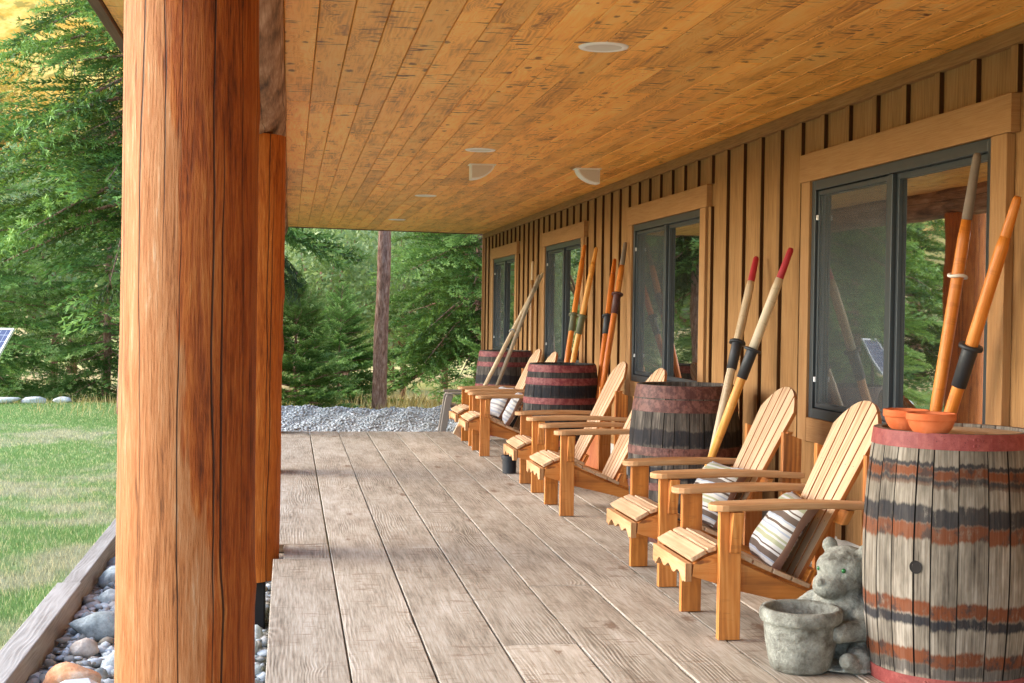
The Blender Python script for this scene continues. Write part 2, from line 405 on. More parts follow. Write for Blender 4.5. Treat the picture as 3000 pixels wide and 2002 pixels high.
M['cast'] = stone_mat('cast stone', (S(86, 82, 72), S(136, 137, 127), S(170, 173, 162)), 14.)
M['rock'] = stone_mat('grey rock', (S(112, 118, 116), S(166, 174, 172), S(200, 206, 202)), 8.)
M['rock_tan'] = stone_mat('tan rock', (S(164, 146, 128), S(190, 178, 164), S(210, 202, 190)), 8.)
M['rock_orange'] = stone_mat('orange rock', (S(186, 114, 70), S(200, 150, 112), S(210, 190, 168)), 7.)
M['rock_white'] = stone_mat('pale rock', (S(190, 190, 186), S(224, 224, 222), S(240, 240, 238)), 4.)

def pillow_mat(name, stops, period):
    t = NT(name); u, v = t.uv()
    x, _ = u, v
    wob = t.m('MULTIPLY', t.m('SUBTRACT', t.noise(t.vec(t.m('MULTIPLY', u, 6.), t.m('MULTIPLY', v, 6.), 0.), 1., 2.), .5), .02)
    f = t.m('FRACT', t.m('DIVIDE', t.m('ADD', u, wob), period))
    c = t.ramp(f, stops, 'CONSTANT')
    wv = t.noise(t.vec(t.m('MULTIPLY', u, 600.), t.m('MULTIPLY', v, 600.), 0.), 1., 1.)
    fold = t.noise(t.vec(t.m('MULTIPLY', u, 9.), t.m('MULTIPLY', v, 14.), 0.), 1., 3.)
    return t.bsdf(c, .9, t.bump(t.m('MULTIPLY_ADD', wv, .05, fold), .5, .02), 0., .15)
WH, TP, GN, BL = S(180, 180, 178), S(92, 80, 72), S(146, 150, 124), S(146, 154, 166)
M['pillow'] = pillow_mat('striped cushion cloth', [(0, TP), (.16, WH), (.22, TP), (.26, WH), (.36, GN), (.47, WH), (.52, GN), (.58, WH), (.68, BL), (.73, WH), (.80, TP), (.86, WH), (.95, BL)], .17)
M['pillow_blue'] = pillow_mat('pale striped cushion cloth', [(0, S(128, 128, 132)), (.16, WH), (.4, BL), (.55, WH), (.7, S(150, 150, 156)), (.82, WH)], .12)
M['pillow_side'] = plain('brown cushion gusset', S(132, 98, 80), .85, var=.4, scale=25, bump=.6)

def glass_mat():
    t = NT('window glass')
    d = t.n('ShaderNodeBsdfDiffuse', {'Color': S(34, 30, 26)})
    g = t.n('ShaderNodeBsdfGlossy', {'Color': (.95, .97, .96, 1), 'Roughness': .015})
    wav = t.noise(t.obj(), 2.2, 1.)
    g.inputs['Normal'].default_value = (0, 0, 0)
    t.set(g.inputs['Normal'], t.bump(wav, .04, .02))
    lw = t.n('ShaderNodeLayerWeight', {'Blend': .42}).outputs['Fresnel']
    mx = t.n('ShaderNodeMixShader', {0: t.m('MULTIPLY_ADD', lw, .5, .42, clamp=True)})
    t.nt.links.new(d.outputs[0], mx.inputs[1]); t.nt.links.new(g.outputs[0], mx.inputs[2]); t.nt.links.new(mx.outputs[0], t.out.inputs[0])
    return t.mat
M['glass'] = glass_mat()
def screen_mat():
    t = NT('insect screen'); p = t.obj()
    n = t.noise(p, 3., 3.)
    c = t.mix(n, S(84, 90, 92), S(112, 116, 116))
    d = t.n('ShaderNodeBsdfDiffuse', {'Color': c}); tr = t.n('ShaderNodeBsdfTransparent')
    mx = t.n('ShaderNodeMixShader', {0: .22})
    t.nt.links.new(tr.outputs[0], mx.inputs[1]); t.nt.links.new(d.outputs[0], mx.inputs[2]); t.nt.links.new(mx.outputs[0], t.out.inputs[0])
    return t.mat
M['screen'] = screen_mat()

def foliage(name, dark, mid, light, trans=.26):
    t = NT(name); p = t.obj(); r = t.rnd()
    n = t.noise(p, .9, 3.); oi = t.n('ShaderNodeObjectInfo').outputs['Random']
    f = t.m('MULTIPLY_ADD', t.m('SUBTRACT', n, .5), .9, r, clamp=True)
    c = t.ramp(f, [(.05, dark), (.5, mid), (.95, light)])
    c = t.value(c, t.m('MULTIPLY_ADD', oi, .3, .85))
    d = t.n('ShaderNodeBsdfPrincipled', {'Base Color': c, 'Roughness': .55}); d.inputs['Specular IOR Level'].default_value = .25
    tl = t.n('ShaderNodeBsdfTranslucent', {'Color': t.mix(.5, c, S(150, 170, 60))})
    mx = t.n('ShaderNodeMixShader', {0: trans})
    t.nt.links.new(d.outputs[0], mx.inputs[1]); t.nt.links.new(tl.outputs[0], mx.inputs[2]); t.nt.links.new(mx.outputs[0], t.out.inputs[0])
    return t.mat
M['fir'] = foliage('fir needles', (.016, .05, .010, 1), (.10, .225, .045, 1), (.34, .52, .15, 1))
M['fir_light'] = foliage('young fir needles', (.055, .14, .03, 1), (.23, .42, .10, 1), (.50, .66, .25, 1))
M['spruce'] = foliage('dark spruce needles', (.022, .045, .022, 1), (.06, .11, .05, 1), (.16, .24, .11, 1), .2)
M['pale_leaf'] = foliage('pale green leaves', (.12, .2, .08, 1), (.26, .36, .16, 1), (.45, .52, .28, 1), .4)
M['gold_leaf'] = foliage('golden leaves', (.35, .2, .03, 1), (.65, .42, .07, 1), (.85, .62, .16, 1), .4)
def bark():
    t = NT('bark'); p = t.obj(); x, y, z = t.sep(p)
    n = t.noise(t.vec(t.m('MULTIPLY', x, 26.), t.m('MULTIPLY', y, 26.), t.m('MULTIPLY', z, 7.)), 1., 5., .7)
    c = t.ramp(n, [(.3, S(92, 66, 54)), (.5, S(160, 122, 104)), (.7, S(204, 172, 154))])
    return t.bsdf(c, .9, t.bump(n, .9, .03), 0., .1)
M['bark'] = bark()

def lawn_color(t, p):
    x, y, z = t.sep(p); q = t.vec(x, t.m('MULTIPLY', y, .8), 0.)
    a = t.noise(q, .55, 5., .62, .3); b = t.noise(q, 2.6, 4., .65); fine = t.noise(q, 40., 3., .7)
    f = t.m('MULTIPLY_ADD', t.m('SUBTRACT', b, .5), .6, a)
    f = t.m('ADD', f, t.step(y, 19., 21.5, 0., -.22))
    green = t.mix(fine, (.13, .25, .07, 1), (.28, .45, .15, 1)); straw = t.mix(fine, (.38, .36, .24, 1), (.60, .56, .40, 1))
    return t.mix(t.step(f, .42, .62, .03, .78), green, straw)
def lawn_mat():
    t = NT('lawn'); p = t.pos(); c = lawn_color(t, p)
    n = t.noise(p, 60., 4., .8)
    return t.bsdf(t.value(c, t.m('MULTIPLY_ADD', n, .9, .5)), .9, t.bump(n, .8, .03), 0., .1)
M['lawn'] = lawn_mat()
def blade_mat():
    t = NT('grass blades'); p = t.pos(); c = lawn_color(t, p); r = t.rnd()
    c = t.mix(t.step(r, .72, .95, 0., .7), c, S(222, 206, 160)); c = t.value(c, t.m('MULTIPLY_ADD', r, .6, .7))
    d = t.n('ShaderNodeBsdfDiffuse', {'Color': c}); tl = t.n('ShaderNodeBsdfTranslucent', {'Color': c}); mx = t.n('ShaderNodeMixShader', {0: .35})
    t.nt.links.new(d.outputs[0], mx.inputs[1]); t.nt.links.new(tl.outputs[0], mx.inputs[2]); t.nt.links.new(mx.outputs[0], t.out.inputs[0])
    return t.mat
M['blades'] = blade_mat()
def ground_mat():
    t = NT('dry ground'); p = t.pos(); x, y, z = t.sep(p)
    a = t.noise(p, .12, 5., .6); b = t.noise(p, 1.7, 5., .65)
    c = t.mix(t.step(a, .42, .6), S(206, 178, 124), S(176, 172, 104)); c = t.mix(t.step(b, .5, .7, 0., .5), c, S(226, 206, 164))
    h = t.mix(t.step(t.noise(p, .22, 5., .7), .38, .62), S(200, 142, 48), S(226, 190, 104)); h = t.mix(t.step(t.noise(p, .5, 5., .7), .52, .6, 0., .8), h, S(128, 118, 52))
    c = t.mix(t.step(z, 3., 12.), c, h)
    return t.bsdf(c, .95, t.bump(b, .6, .1), 0., .1)
M['ground'] = ground_mat()
def gravel_mat(name, a, b, sc):
    t = NT(name); p = t.pos(); v = t.vor(p, sc, out='Color'); d = t.vor(p, sc); x, y, z = t.sep(v)
    c = t.mix(x, a, b); c = t.value(c, t.m('MULTIPLY_ADD', t.noise(p, 1.5, 3.), .4, .8))
    return t.bsdf(c, .95, t.bump(d, .9, .03), 0., .15)
M['gravel'] = gravel_mat('grey gravel', S(128, 133, 134), S(176, 181, 182), 28.)
M['bedding'] = gravel_mat('rock bed grit', S(110, 106, 96), S(176, 172, 160), 40.)
def pebble_mat(name, cols):
    t = NT(name); r = t.rnd(); n = t.noise(t.obj(), 30., 4., .6)
    c = t.ramp(r, [(i / (len(cols) - 1), k) for i, k in enumerate(cols)]); c = t.value(c, t.m('MULTIPLY_ADD', n, .5, .75))
    return t.bsdf(c, .9, t.bump(n, .4, .01), 0., .2)
M['pebble'] = pebble_mat('small stones', [S(128, 134, 134), S(170, 178, 180), S(150, 140, 124), S(206, 212, 214), S(182, 188, 190)])
M['gravelstone'] = pebble_mat('gravel stones', [S(126, 133, 136), S(168, 174, 177), S(148, 154, 156), S(196, 200, 202)])
M['drygrass'] = foliage('dry grass', S(150, 122, 70), S(206, 180, 120), S(230, 212, 160), .3)
def pv_mat():
    t = NT('solar cells'); u, v = t.uv()
    gx = t.m('LESS_THAN', t.m('FRACT', t.m('MULTIPLY', u, 8.)), .06); gy = t.m('LESS_THAN', t.m('FRACT', t.m('MULTIPLY', v, 8.)), .06)
    c = t.mix(t.m('MAXIMUM', gx, gy), S(44, 62, 104), S(150, 160, 178))
    return t.bsdf(c, .55, None, 0., .15)
M['pv'] = pv_mat()

# ------------------------------------------------------------------ camera
HC = 1.33; F = 4167.; yaw = R(8.921); pitch = R(1.153); roll = .014
fwd = Vector((math.sin(yaw) * math.cos(pitch), math.cos(yaw) * math.cos(pitch), -math.sin(pitch)))
rt = Vector((math.cos(yaw), -math.sin(yaw), 0)); up = rt.cross(fwd)
r2 = rt * math.cos(roll) + up * math.sin(roll); u2 = up * math.cos(roll) - rt * math.sin(roll)
cd = bpy.data.cameras.new('camera'); cam = bpy.data.objects.new('camera', cd); COL.objects.link(cam)
mw = Matrix((r2, u2, -fwd)).transposed().to_4x4(); mw.translation = (0, 0, HC); cam.matrix_world = mw
cd.sensor_width = 36; cd.lens = F / 3000 * 36; cd.clip_end = 2000; cd.clip_start = .05
scene.camera = cam

# ------------------------------------------------------------------ world and sun
SUN_EL, SUN_AZ = 30., 10.       # azimuth: degrees from -X towards +Y
sd = Vector((-math.cos(R(SUN_AZ)) * math.cos(R(SUN_EL)), math.sin(R(SUN_AZ)) * math.cos(R(SUN_EL)), math.sin(R(SUN_EL))))
w = bpy.data.worlds.new('World'); scene.world = w; w.use_nodes = True
nt = w.node_tree; bg = nt.nodes['Background']
sky = nt.nodes.new('ShaderNodeTexSky'); sky.sky_type = 'NISHITA'; sky.sun_disc = False
sky.sun_elevation = R(SUN_EL); sky.sun_rotation = math.atan2(sd.x, sd.y); sky.altitude = 600; sky.dust_density = 2.
nt.links.new(sky.outputs[0], bg.inputs[0]); bg.inputs[1].default_value = .15
ld = bpy.data.lights.new('sun', 'SUN'); ld.energy = .7; ld.angle = R(60); ld.color = (1., .96, .9)
lo = bpy.data.objects.new('sun', ld); COL.objects.link(lo); lo.rotation_euler = (-sd).to_track_quat('-Z', 'Y').to_euler(); lo.location = (-20, 5, 12)
vs = scene.view_settings; scene.display_settings.display_device = 'sRGB'
vs.view_transform = 'Standard'; vs.look = 'None'; vs.exposure = 2.36; vs.gamma = 1; vs.use_curve_mapping = False
cy = scene.cycles; cy.use_denoising = True; cy.max_bounces = 12; cy.diffuse_bounces = 8; cy.transparent_max_bounces = 12
cy.sample_clamp_indirect = 8; cy.use_adaptive_sampling = False; cy.denoising_prefilter = 'NONE'

# ------------------------------------------------------------------ ground, lawn, gravel
def hgt(x, y):
    base = -.45
    d = np.clip((y - 24) / 12, 0, 1); base = base - .45 * d
    base = base - .9 * np.clip((y - 36) / 40, 0, 1)
    az = np.degrees(np.arctan2(x, np.maximum(y, 1e-3)))
    k = np.clip((az + 48) / 14, 0, 1); k = k * k * (3 - 2 * k)
    rr = np.hypot(x, y)
    hill = np.clip((rr - 95) / 170, 0, 1) ** 1.15 * 95 * k
    hill = hill * (1 + .18 * np.sin(x * .031 + 1) + .12 * np.sin(y * .05 + x * .02))
    return base + hill + .08 * np.sin(x * .9) * np.cos(y * .7) * (rr > 26)
gx = np.concatenate([np.linspace(-300, -42, 36), np.linspace(-40, 40, 81), np.linspace(42, 300, 36)])
gy = np.concatenate([np.linspace(-80, -6, 10), np.linspace(-4, 60, 65), np.linspace(63, 330, 60)])
X, Y = np.meshgrid(gx, gy); Zg = hgt(X, Y)
V = np.stack([X.ravel(), Y.ravel(), Zg.ravel()], 1)
nx, ny = len(gx), len(gy); I = np.arange(nx * ny).reshape(ny, nx)
Fq = np.stack([I[:-1, :-1].ravel(), I[:-1, 1:].ravel(), I[1:, 1:].ravel(), I[1:, :-1].ravel()], 1)
tag(raw_mesh('ground', V, Fq, mat=M['ground'], smooth=True), kind='structure')

def grid(name, x0, x1, y0, y1, nx, ny, zf, mat):
    X, Y = np.meshgrid(np.linspace(x0, x1, nx), np.linspace(y0, y1, ny)); Zz = zf(X, Y)
    I = np.arange(nx * ny).reshape(ny, nx)
    Fq = np.stack([I[:-1, :-1].ravel(), I[:-1, 1:].ravel(), I[1:, 1:].ravel(), I[1:, :-1].ravel()], 1)
    return tag(raw_mesh(name, np.stack([X.ravel(), Y.ravel(), Zz.ravel()], 1), Fq, mat=mat, smooth=True), kind='structure')
def lawn_z(X, Y): return -.275 + .012 * np.sin(X * 2.1 + Y * .6) * np.cos(Y * 1.3) - .25 * np.clip((Y - 24.4) / .8, 0, 1) ** 2
grid('lawn', -30, -1.22, -6, 25.2, 80, 110, lawn_z, M['lawn'])
grid('rock_bed_ground', -1.2, -.09, -4, 16, 12, 90, lambda X, Y: -.405 + .012 * np.sin(X * 9) * np.cos(Y * 7), M['bedding'])
def grav_z(X, Y):
    z = -.085 + .05 * np.exp(-((Y - 19.6) / 1.0) ** 2) + .022 * np.sin(X * 3.1 + 1) * np.sin(Y * 2.3) + .012 * np.sin(X * 9 + Y * 5) + .012 * np.sin(X * 17 - Y * 3)
    return z - .9 * np.clip((Y - 20.2) / 2.6, 0, 1) ** 1.5 - .5 * np.clip((-1.0 - X) / 1.2, 0, 1)
grid('gravel_yard', -2.2, 9, 15.68, 23.2, 120, 110, grav_z, M['gravel'])

ICO = None
def ico(sub):
    import bmesh
    bm = bmesh.new(); bmesh.ops.create_icosphere(bm, subdivisions=sub, radius=1)
    V = np.array([v.co[:] for v in bm.verts]); F = np.array([[v.index for v in f.verts] for f in bm.faces]); bm.free(); return V, F
I0 = ico(1); I1 = ico(1); I2 = ico(2); I3 = ico(3)
def stones(name, pos, size, mat, flat=.6):
    n = len(pos); bv, bf = I1
    sc = size[:, None] * rng.uniform(.6, 1.25, (n, 3)); sc[:, 2] *= flat
    a = rng.uniform(0, 6.28, n); c, s_ = np.cos(a), np.sin(a)
    P = bv[None] * (1 + rng.normal(0, .2, (n, len(bv), 1))) * sc[:, None]
    x = P[..., 0] * c[:, None] - P[..., 1] * s_[:, None]; y = P[..., 0] * s_[:, None] + P[..., 1] * c[:, None]
    P = np.stack([x, y, P[..., 2]], -1) + pos[:, None]
    F = bf[None] + (np.arange(n) * len(bv))[:, None, None]
    return raw_mesh(name, P.reshape(-1, 3), F.reshape(-1, 3), np.repeat(rng.random(n), len(bf)), mat)
# small stones of the rock bed and of the gravel yard
n = 5200; py = 5. + 11 * rng.random(n) ** 1.5; px = rng.uniform(-1.14, -.1, n)
tag(stones('river_pebbles', np.stack([px, py, np.full(n, -.40) + rng.uniform(-.005, .03, n)], 1), rng.uniform(.012, .045, n), M['pebble']), kind='stuff')
n = 9000; py = rng.uniform(15.8, 20.9, n); px = rng.uniform(-1.2, 4.5, n)
tag(stones('loose_gravel', np.stack([px, py, grav_z(px, py) + .004], 1), rng.uniform(.010, .026, n), M['gravelstone']), kind='stuff')

def rock(name, x, y, z, sx, sy, sz, mat, rz=0., seed=0, rough=.16):
    rg = np.random.default_rng(seed); bv, bf = I3
    d = bv.copy(); ph = rg.uniform(0, 6, 9)
    k = 1 + rough * (np.sin(d[:, 0] * 2.7 + ph[0]) * np.cos(d[:, 1] * 3.1 + ph[1]) + .7 * np.sin(d[:, 2] * 4.1 + ph[2] + d[:, 0] * 2)) + .04 * np.sin(d[:, 0] * 9 + ph[3]) * np.sin(d[:, 1] * 8 + ph[4])
    for j in range(13):                     # cleft faces
        nv = rg.normal(0, 1, 3); nv /= np.linalg.norm(nv); h = rg.uniform(.58, .86)
        dd = (d * k[:, None]) @ nv; k = np.where(dd > h, k * h / np.maximum(dd, 1e-6), k)
    P = d * k[:, None] * np.array([sx, sy, sz])
    c, s_ = math.cos(rz), math.sin(rz)
    P = np.stack([P[:, 0] * c - P[:, 1] * s_, P[:, 0] * s_ + P[:, 1] * c, P[:, 2]], 1)
    o = raw_mesh(name, P, bf, mat=mat, smooth=False); o.location = (x, y, z); return o
tag(rock('orange_rock', -.93, 6.52, -.345, .165, .09, .085, M['rock_orange'], -.15, 3), 'large orange rock behind the silver capped path light in the rock bed', 'rock')
tag(rock('river_rock', -.95, 7.62, -.345, .155, .12, .085, M['rock'], .1, 5), 'largest grey rock in the bed, close to the edging timber', 'rock')
tag(rock('river_rock', -.97, 7.22, -.36, .085, .08, .065, M['rock_tan'], .4, 8), 'tan angular rock just in front of the largest grey rock', 'rock')
tag(rock('river_rock', -1.03, 6.3, -.365, .085, .085, .06, M['rock'], .2, 9), 'smooth grey rock at the foot of the edging timber beside the orange rock', 'rock')
big = [(-.72, 7.75, .13, .10), (-.66, 7.3, .11, .07), (-.80, 6.95, .095, .07), (-.62, 6.9, .1, .08), (-.64, 6.55, .09, .08), (-.72, 8.15, .085, .07), (-.9, 8.2, .07, .06), (-1.0, 8.5, .09, .07),
       (-.82, 8.6, .08, .06), (-.65, 8.7, .09, .08), (-1.05, 9.05, .10, .09), (-.88, 9.1, .08, .06), (-.7, 9.4, .1, .08), (-1.08, 9.7, .1, .08), (-.86, 9.8, .09, .07), (-.98, 10.4, .1, .09), (-.7, 10.6, .1, .08),
       (-.84, 6.72, .06, .05), (-1.0, 6.85, .05, .05), (-.9, 7.98, .055, .05), (-1.06, 8.0, .05, .045),
       (-.16, 5.3, .075, .06), (-.2, 5.65, .08, .07), (-.15, 6.0, .07, .07), (-.18, 6.4, .085, .07), (-.14, 6.75, .07, .06), (-.2, 7.15, .08, .08), (-.16, 7.45, .07, .06), (-.3, 6.2, .09, .08), (-.34, 6.9, .1, .08)]
for i, (x, y, a, b) in enumerate(big):
    tag(rock('river_rock', x, y, -.405 + .55 * b, a, a * random.uniform(.7, 1.), b, M['rock'], random.uniform(0, 3), 40 + i),
        'plain grey river rock among the small stones between edging timber and deck', 'rock', 'grey rocks in the bed')
for i, (x, y, a) in enumerate([(-4.72, 24.55, .36), (-4.16, 24.6, .23), (-3.70, 24.62, .2), (-5.42, 24.5, .3)]):
    tag(rock('border_stone', x, y, -.245, a, .13, .085, M['rock_white'], .05 * i, 90 + i, .1), 'flat white stone lined up along the far edge of the lawn', 'stone', 'white stones edging the lawn')

# grass blades
def blades(name, n, mat, xy, h, wd, zf):
    x, y = xy; a = rng.uniform(0, 6.28, n); lean = rng.uniform(-.8, .8, (n, 2)) * h[:, None] * .7
    z = zf(x, y)
    dx, dy = np.cos(a) * wd, np.sin(a) * wd
    A = np.stack([x - dx, y - dy, z - .005], 1); B = np.stack([x + dx, y + dy, z - .005], 1); C = np.stack([x + lean[:, 0], y + lean[:, 1], z + h], 1)
    V = np.stack([A, B, C], 1).reshape(-1, 3); F = np.arange(3 * n).reshape(n, 3)
    return tag(raw_mesh(name, V, F, rng.random(n), mat), kind='stuff')
n = 150000; y = 5.2 + 19.4 * rng.random(n) ** 1.35; kx = rng.uniform(-.29, -.07, n); x = kx * y; ok = x < np.where(y < 8.4, -1.285, -1.268); x, y = x[ok], y[ok]; n = len(x)
blades('grass', n, M['blades'], (x, y), rng.uniform(.02, .05, n) * np.clip(1.15 - y / 40, .5, 1), .0014 + .0002 * y, lawn_z)
n = 900; x = rng.uniform(-8, -1.5, n); y = 24.6 + rng.normal(0, .18, n); kk = rng.uniform(.03, .13, n)
blades('dry_grass', n, M['drygrass'], (x, y), kk, .006 + .0 * y, lambda X, Y: np.full_like(X, -.3))
n = 9000; x = rng.uniform(-4, 9, n); y = rng.uniform(21.5, 34, n)
blades('dry_meadow_grass', n, M['drygrass'], (x, y), rng.uniform(.1, .4, n), .012 + .0 * y, lambda X, Y: hgt(X, Y))

# edging timbers
for y0, y1, x0, x1, lab in ((3.2, 8.42, -1.295, -1.16, 'weathered grey timber edging the lawn, the one nearer the silver path light'),
                            (8.43, 15.9, -1.275, -1.172, 'narrower grey timber edging the lawn, running on behind the log post')):
    mb = MB(); mb.box((x0, y0, -.42), (x1, y1, -.25 if y0 < 5 else -.255), 1)
    tag(mb.build('edging_timber', M['timber'], bevel=.006), lab, 'timber edging')

# ------------------------------------------------------------------ deck
mb = MB()
for k in range(10):
    x0 = -.07 + .31 * k; x1 = min(x0 + .303, 2.79)
    cuts = {0: [-3, 7.66, 7.67, 8.13, 8.14, 15.72], 1: [-3, 3.2, 11.6, 15.72], 2: [-3, 7.95, 15.72], 3: [-3, 5.6, 12.9, 15.72]}.get(k)
    if cuts is None:
        cuts = [-3, random.uniform(1, 4), random.uniform(6.5, 9.5), random.uniform(11, 13.5), 15.72]
    for a, b in zip(cuts[:-1], cuts[1:]):
        if b - a < .05: continue
        dx = .055 if (k == 0 and a == 7.67) else 0
        mb.box((x0 + dx, a + .0015, -.045), (x1 + random.uniform(-.003, .001), b - .0015, random.uniform(-.0015, .0015)), 1)
mb.box((-.05, -3, -.30), (-.012, 15.7, -.05), 1); mb.box((-.05, 15.66, -.30), (2.78, 15.70, -.05), 0)
tag(mb.build('deck', M['deck'], bevel=.004), kind='structure')

# ------------------------------------------------------------------ lodge
lodge = thing('log_lodge', 'tan board and batten lodge with four dark framed windows and a planked porch ceiling', 'lodge', (2.8, 8, 0))
def part(mb, name, mat, **k):
    o = mb.build(name, mat, **k); o.parent = lodge; o.matrix_parent_inverse = Matrix.Translation((-2.8, -8, 0)); return o
WIN = [(5.335, 7.335), (9.41, 11.36), (13.43, 15.38), (17.48, 19.39)]
WALL0, WALL1 = -3., 20.47
mb = MB()
segs = []; yy = WALL0
for a, b in WIN:
    segs.append((yy, a)); yy = b
segs.append((yy, WALL1))
for a, b in segs: mb.box((2.80, a, .2), (2.95, b, 2.47), 2)
for a, b in WIN:
    mb.box((2.80, a, .2), (2.95, b, .79), 2); mb.box((2.80, a, 2.06), (2.95, b, 2.47), 2)
bat = []
yb = 5.165
while yb < WALL1 - .02: bat.append(yb); yb += .3365
yb = 5.165 - .3365
while yb > WALL0: bat.append(yb); yb -= .3365
for yb in sorted(bat):
    y0, y1 = yb, yb + .052
    zs = [(.2, 2.40)]
    for a, b in WIN:
        if y1 > a - .17 and y0 < b + .15:
            inside = y1 > a - .13 and y0 < b + .13
            zs = [(2.213, 2.40)] + ([(.2, .665)] if inside else [(.2, 2.06)])
    for z0, z1 in zs:
        mb.box((2.778, y0, z0), (2.80, y1, z1), 2); mb.box((2.7795, y0 - .004, z0), (2.80, y0, z1), 2, mi=1)  # thin strip on the near side carries the painted shade line
part(mb, 'siding', [M['siding'], M['batten_shade']], bevel=.0015)
mb = MB(); mb.box((2.765, WALL0, 2.40), (2.80, WALL1, 2.468), 1); part(mb, 'frieze_board', M['siding'], bevel=.002)
mb = MB(); mb.box((2.762, WALL1, .2), (2.95, WALL1 + .03, 2.468), 2); part(mb, 'corner_board', M['trim'], bevel=.002)
mb = MB(); mb.box((2.86, WALL1 + .03, -.6), (9, WALL1 + .04, 2.6), 2); mb.box((8.9, WALL0, -.6), (9, WALL1 + .03, 2.6), 2); mb.box((2.95, WALL0 - .05, -.6), (8.9, WALL0, 2.6), 2)
part(mb, 'outer_wall', M['siding'])
mb = MB(); mb.box((2.81, WALL0, -.7), (2.94, WALL1, .2), 1); part(mb, 'foundation', M['concrete'])
# ceiling boards
mb = MB(); x = -.70; k = 0
while x < 2.78:
    x1 = min(x + .1335, 2.785)
    end = 19.76 + .26 * (x + .07); yy = -3 - random.uniform(0, 2)
    while yy < end - .02:
        y1 = min(yy + random.uniform(1.6, 4.3), end)
        if end - y1 < .5: y1 = end
        mb.box((x + .0012, yy, 2.47 + random.uniform(-.0008, .0008)), (x1 - .0012, y1 - .002, 2.49), 1)
        yy = y1
    x += .1335
part(mb, 'porch_ceiling', M['ceil'], bevel=.0045)
mb = MB()
pr = [(-.76, 2.496), (9.4, 2.496), (9.4, 2.56), (5.2, 4.1), (-.76, 2.60)]
mb.prism(pr, -3.2, 19.7, lambda a, b, c: Vector((a, c + .26 * min(a, 2.8), b))); part(mb, 'roof', M['roof'])
mb = MB(); mb.box((-.745, -3.1, 2.455), (-.703, 19.55, 2.62), 1); part(mb, 'fascia', M['fascia'], bevel=.003)
mb = MB()
mb.prism([(-.74, 2.46), (2.80, 2.46), (2.80, 2.50), (-.74, 2.50)], 0, .03, lambda a, b, c: Vector((a, 19.785 + .26 * a + c, b))); part(mb, 'end_fascia', M['fascia'])
mb = MB(); pts = []; rad = []
for i in range(60):
    yb = -3 + 22.3 * i / 59; pts.append((-.225 + .006 * math.sin(yb * 1.1), yb, 2.445 + .005 * math.sin(yb * .8 + 1))); rad.append(.192 + .005 * math.sin(yb * 1.7))
mb.tube(pts, rad, 40); part(mb, 'log_beam', M['beam'], smooth=True)

# windows
def window(a, b, first):
    wz0, wz1 = .79, 2.06; ym = (a + b) / 2 + .01
    mb = MB()
    def fr(y0, y1, z0, z1, xa, xb, t, tz=None):
        tz = tz or t
        mb.box((xa, y0, z0), (xb, y0 + t, z1)); mb.box((xa, y1 - t, z0), (xb, y1, z1))
        mb.box((xa, y0 + t, z0), (xb, y1 - t, z0 + tz)); mb.box((xa, y0 + t, z1 - tz), (xb, y1 - t, z1))
    fr(a, b, wz0, wz1, 2.776, 2.86, .052)
    wobj = part(mb, 'window', M['frame'], bevel=.003)
    def sub(mb, name, mat, **k):
        o = mb.build(name, mat, **k); o.parent = wobj; o.matrix_parent_inverse = Matrix.Identity(4); return o
    mb = MB(); mb.box((2.784, ym - .026, wz0 + .053), (2.85, ym + .026, wz1 - .053)); sub(mb, 'meeting_stile', M['frame'], bevel=.003)
    i0, i1, z0, z1 = a + .053, b - .053, wz0 + .053, wz1 - .053
    mb = MB(); fr(i0, ym - .027, z0, z1, 2.806, 2.835, .028); fr(ym + .027, i1, z0, z1, 2.806, 2.835, .03); sub(mb, 'sash', M['frame'], bevel=.002)
    for y0, y1 in ((i0 + .026, ym - .053), (ym + .055, i1 - .028)):
        mb = MB(); mb.box((2.822, y0, z0 + .024), (2.828, y1, z1 - .024)); sub(mb, 'pane', M['glass'])
    mb = MB(); fr(ym + .03, i1 - .004, z0 + .004, z1 - .004, 2.790, 2.802, .022); s1 = sub(mb, 'screen_frame', M['frame'], bevel=.002)
    mb = MB(); mb.box((2.795, ym + .05, z0 + .024), (2.7962, i1 - .024, z1 - .024)); sub(mb, 'screen', M['screen'])
    for zt in (z0 + .14, z1 - .16):
        mb = MB(); mb.box((2.778, i1 - .022, zt), (2.79, i1 - .008, zt + .028)); sub(mb, 'latch', M['white'], bevel=.003)
    mb = MB()
    mb.box((2.758, a - .165, 2.061), (2.799, b + .15, 2.212), 1); sub(mb, 'head_trim', M['trim'], bevel=.003)
    for y0, y1 in ((a - .13, a - .001), (b + .001, b + .128)):
        mb = MB(); mb.box((2.762, y0, .66), (2.799, y1, 2.060), 2); sub(mb, 'side_trim', M['trim'], bevel=.003)
    mb = MB(); mb.box((2.764, a, .66), (2.799, b, .789), 1); sub(mb, 'sill_trim', M['trim'], bevel=.003)
for i, (a, b) in enumerate(WIN): window(a, b, i == 0)
mb = MB(); mb.box((3.0, -2.9, -.5), (3.02, WALL1, 2.46)); part(mb, 'inner_wall', M['dark'])

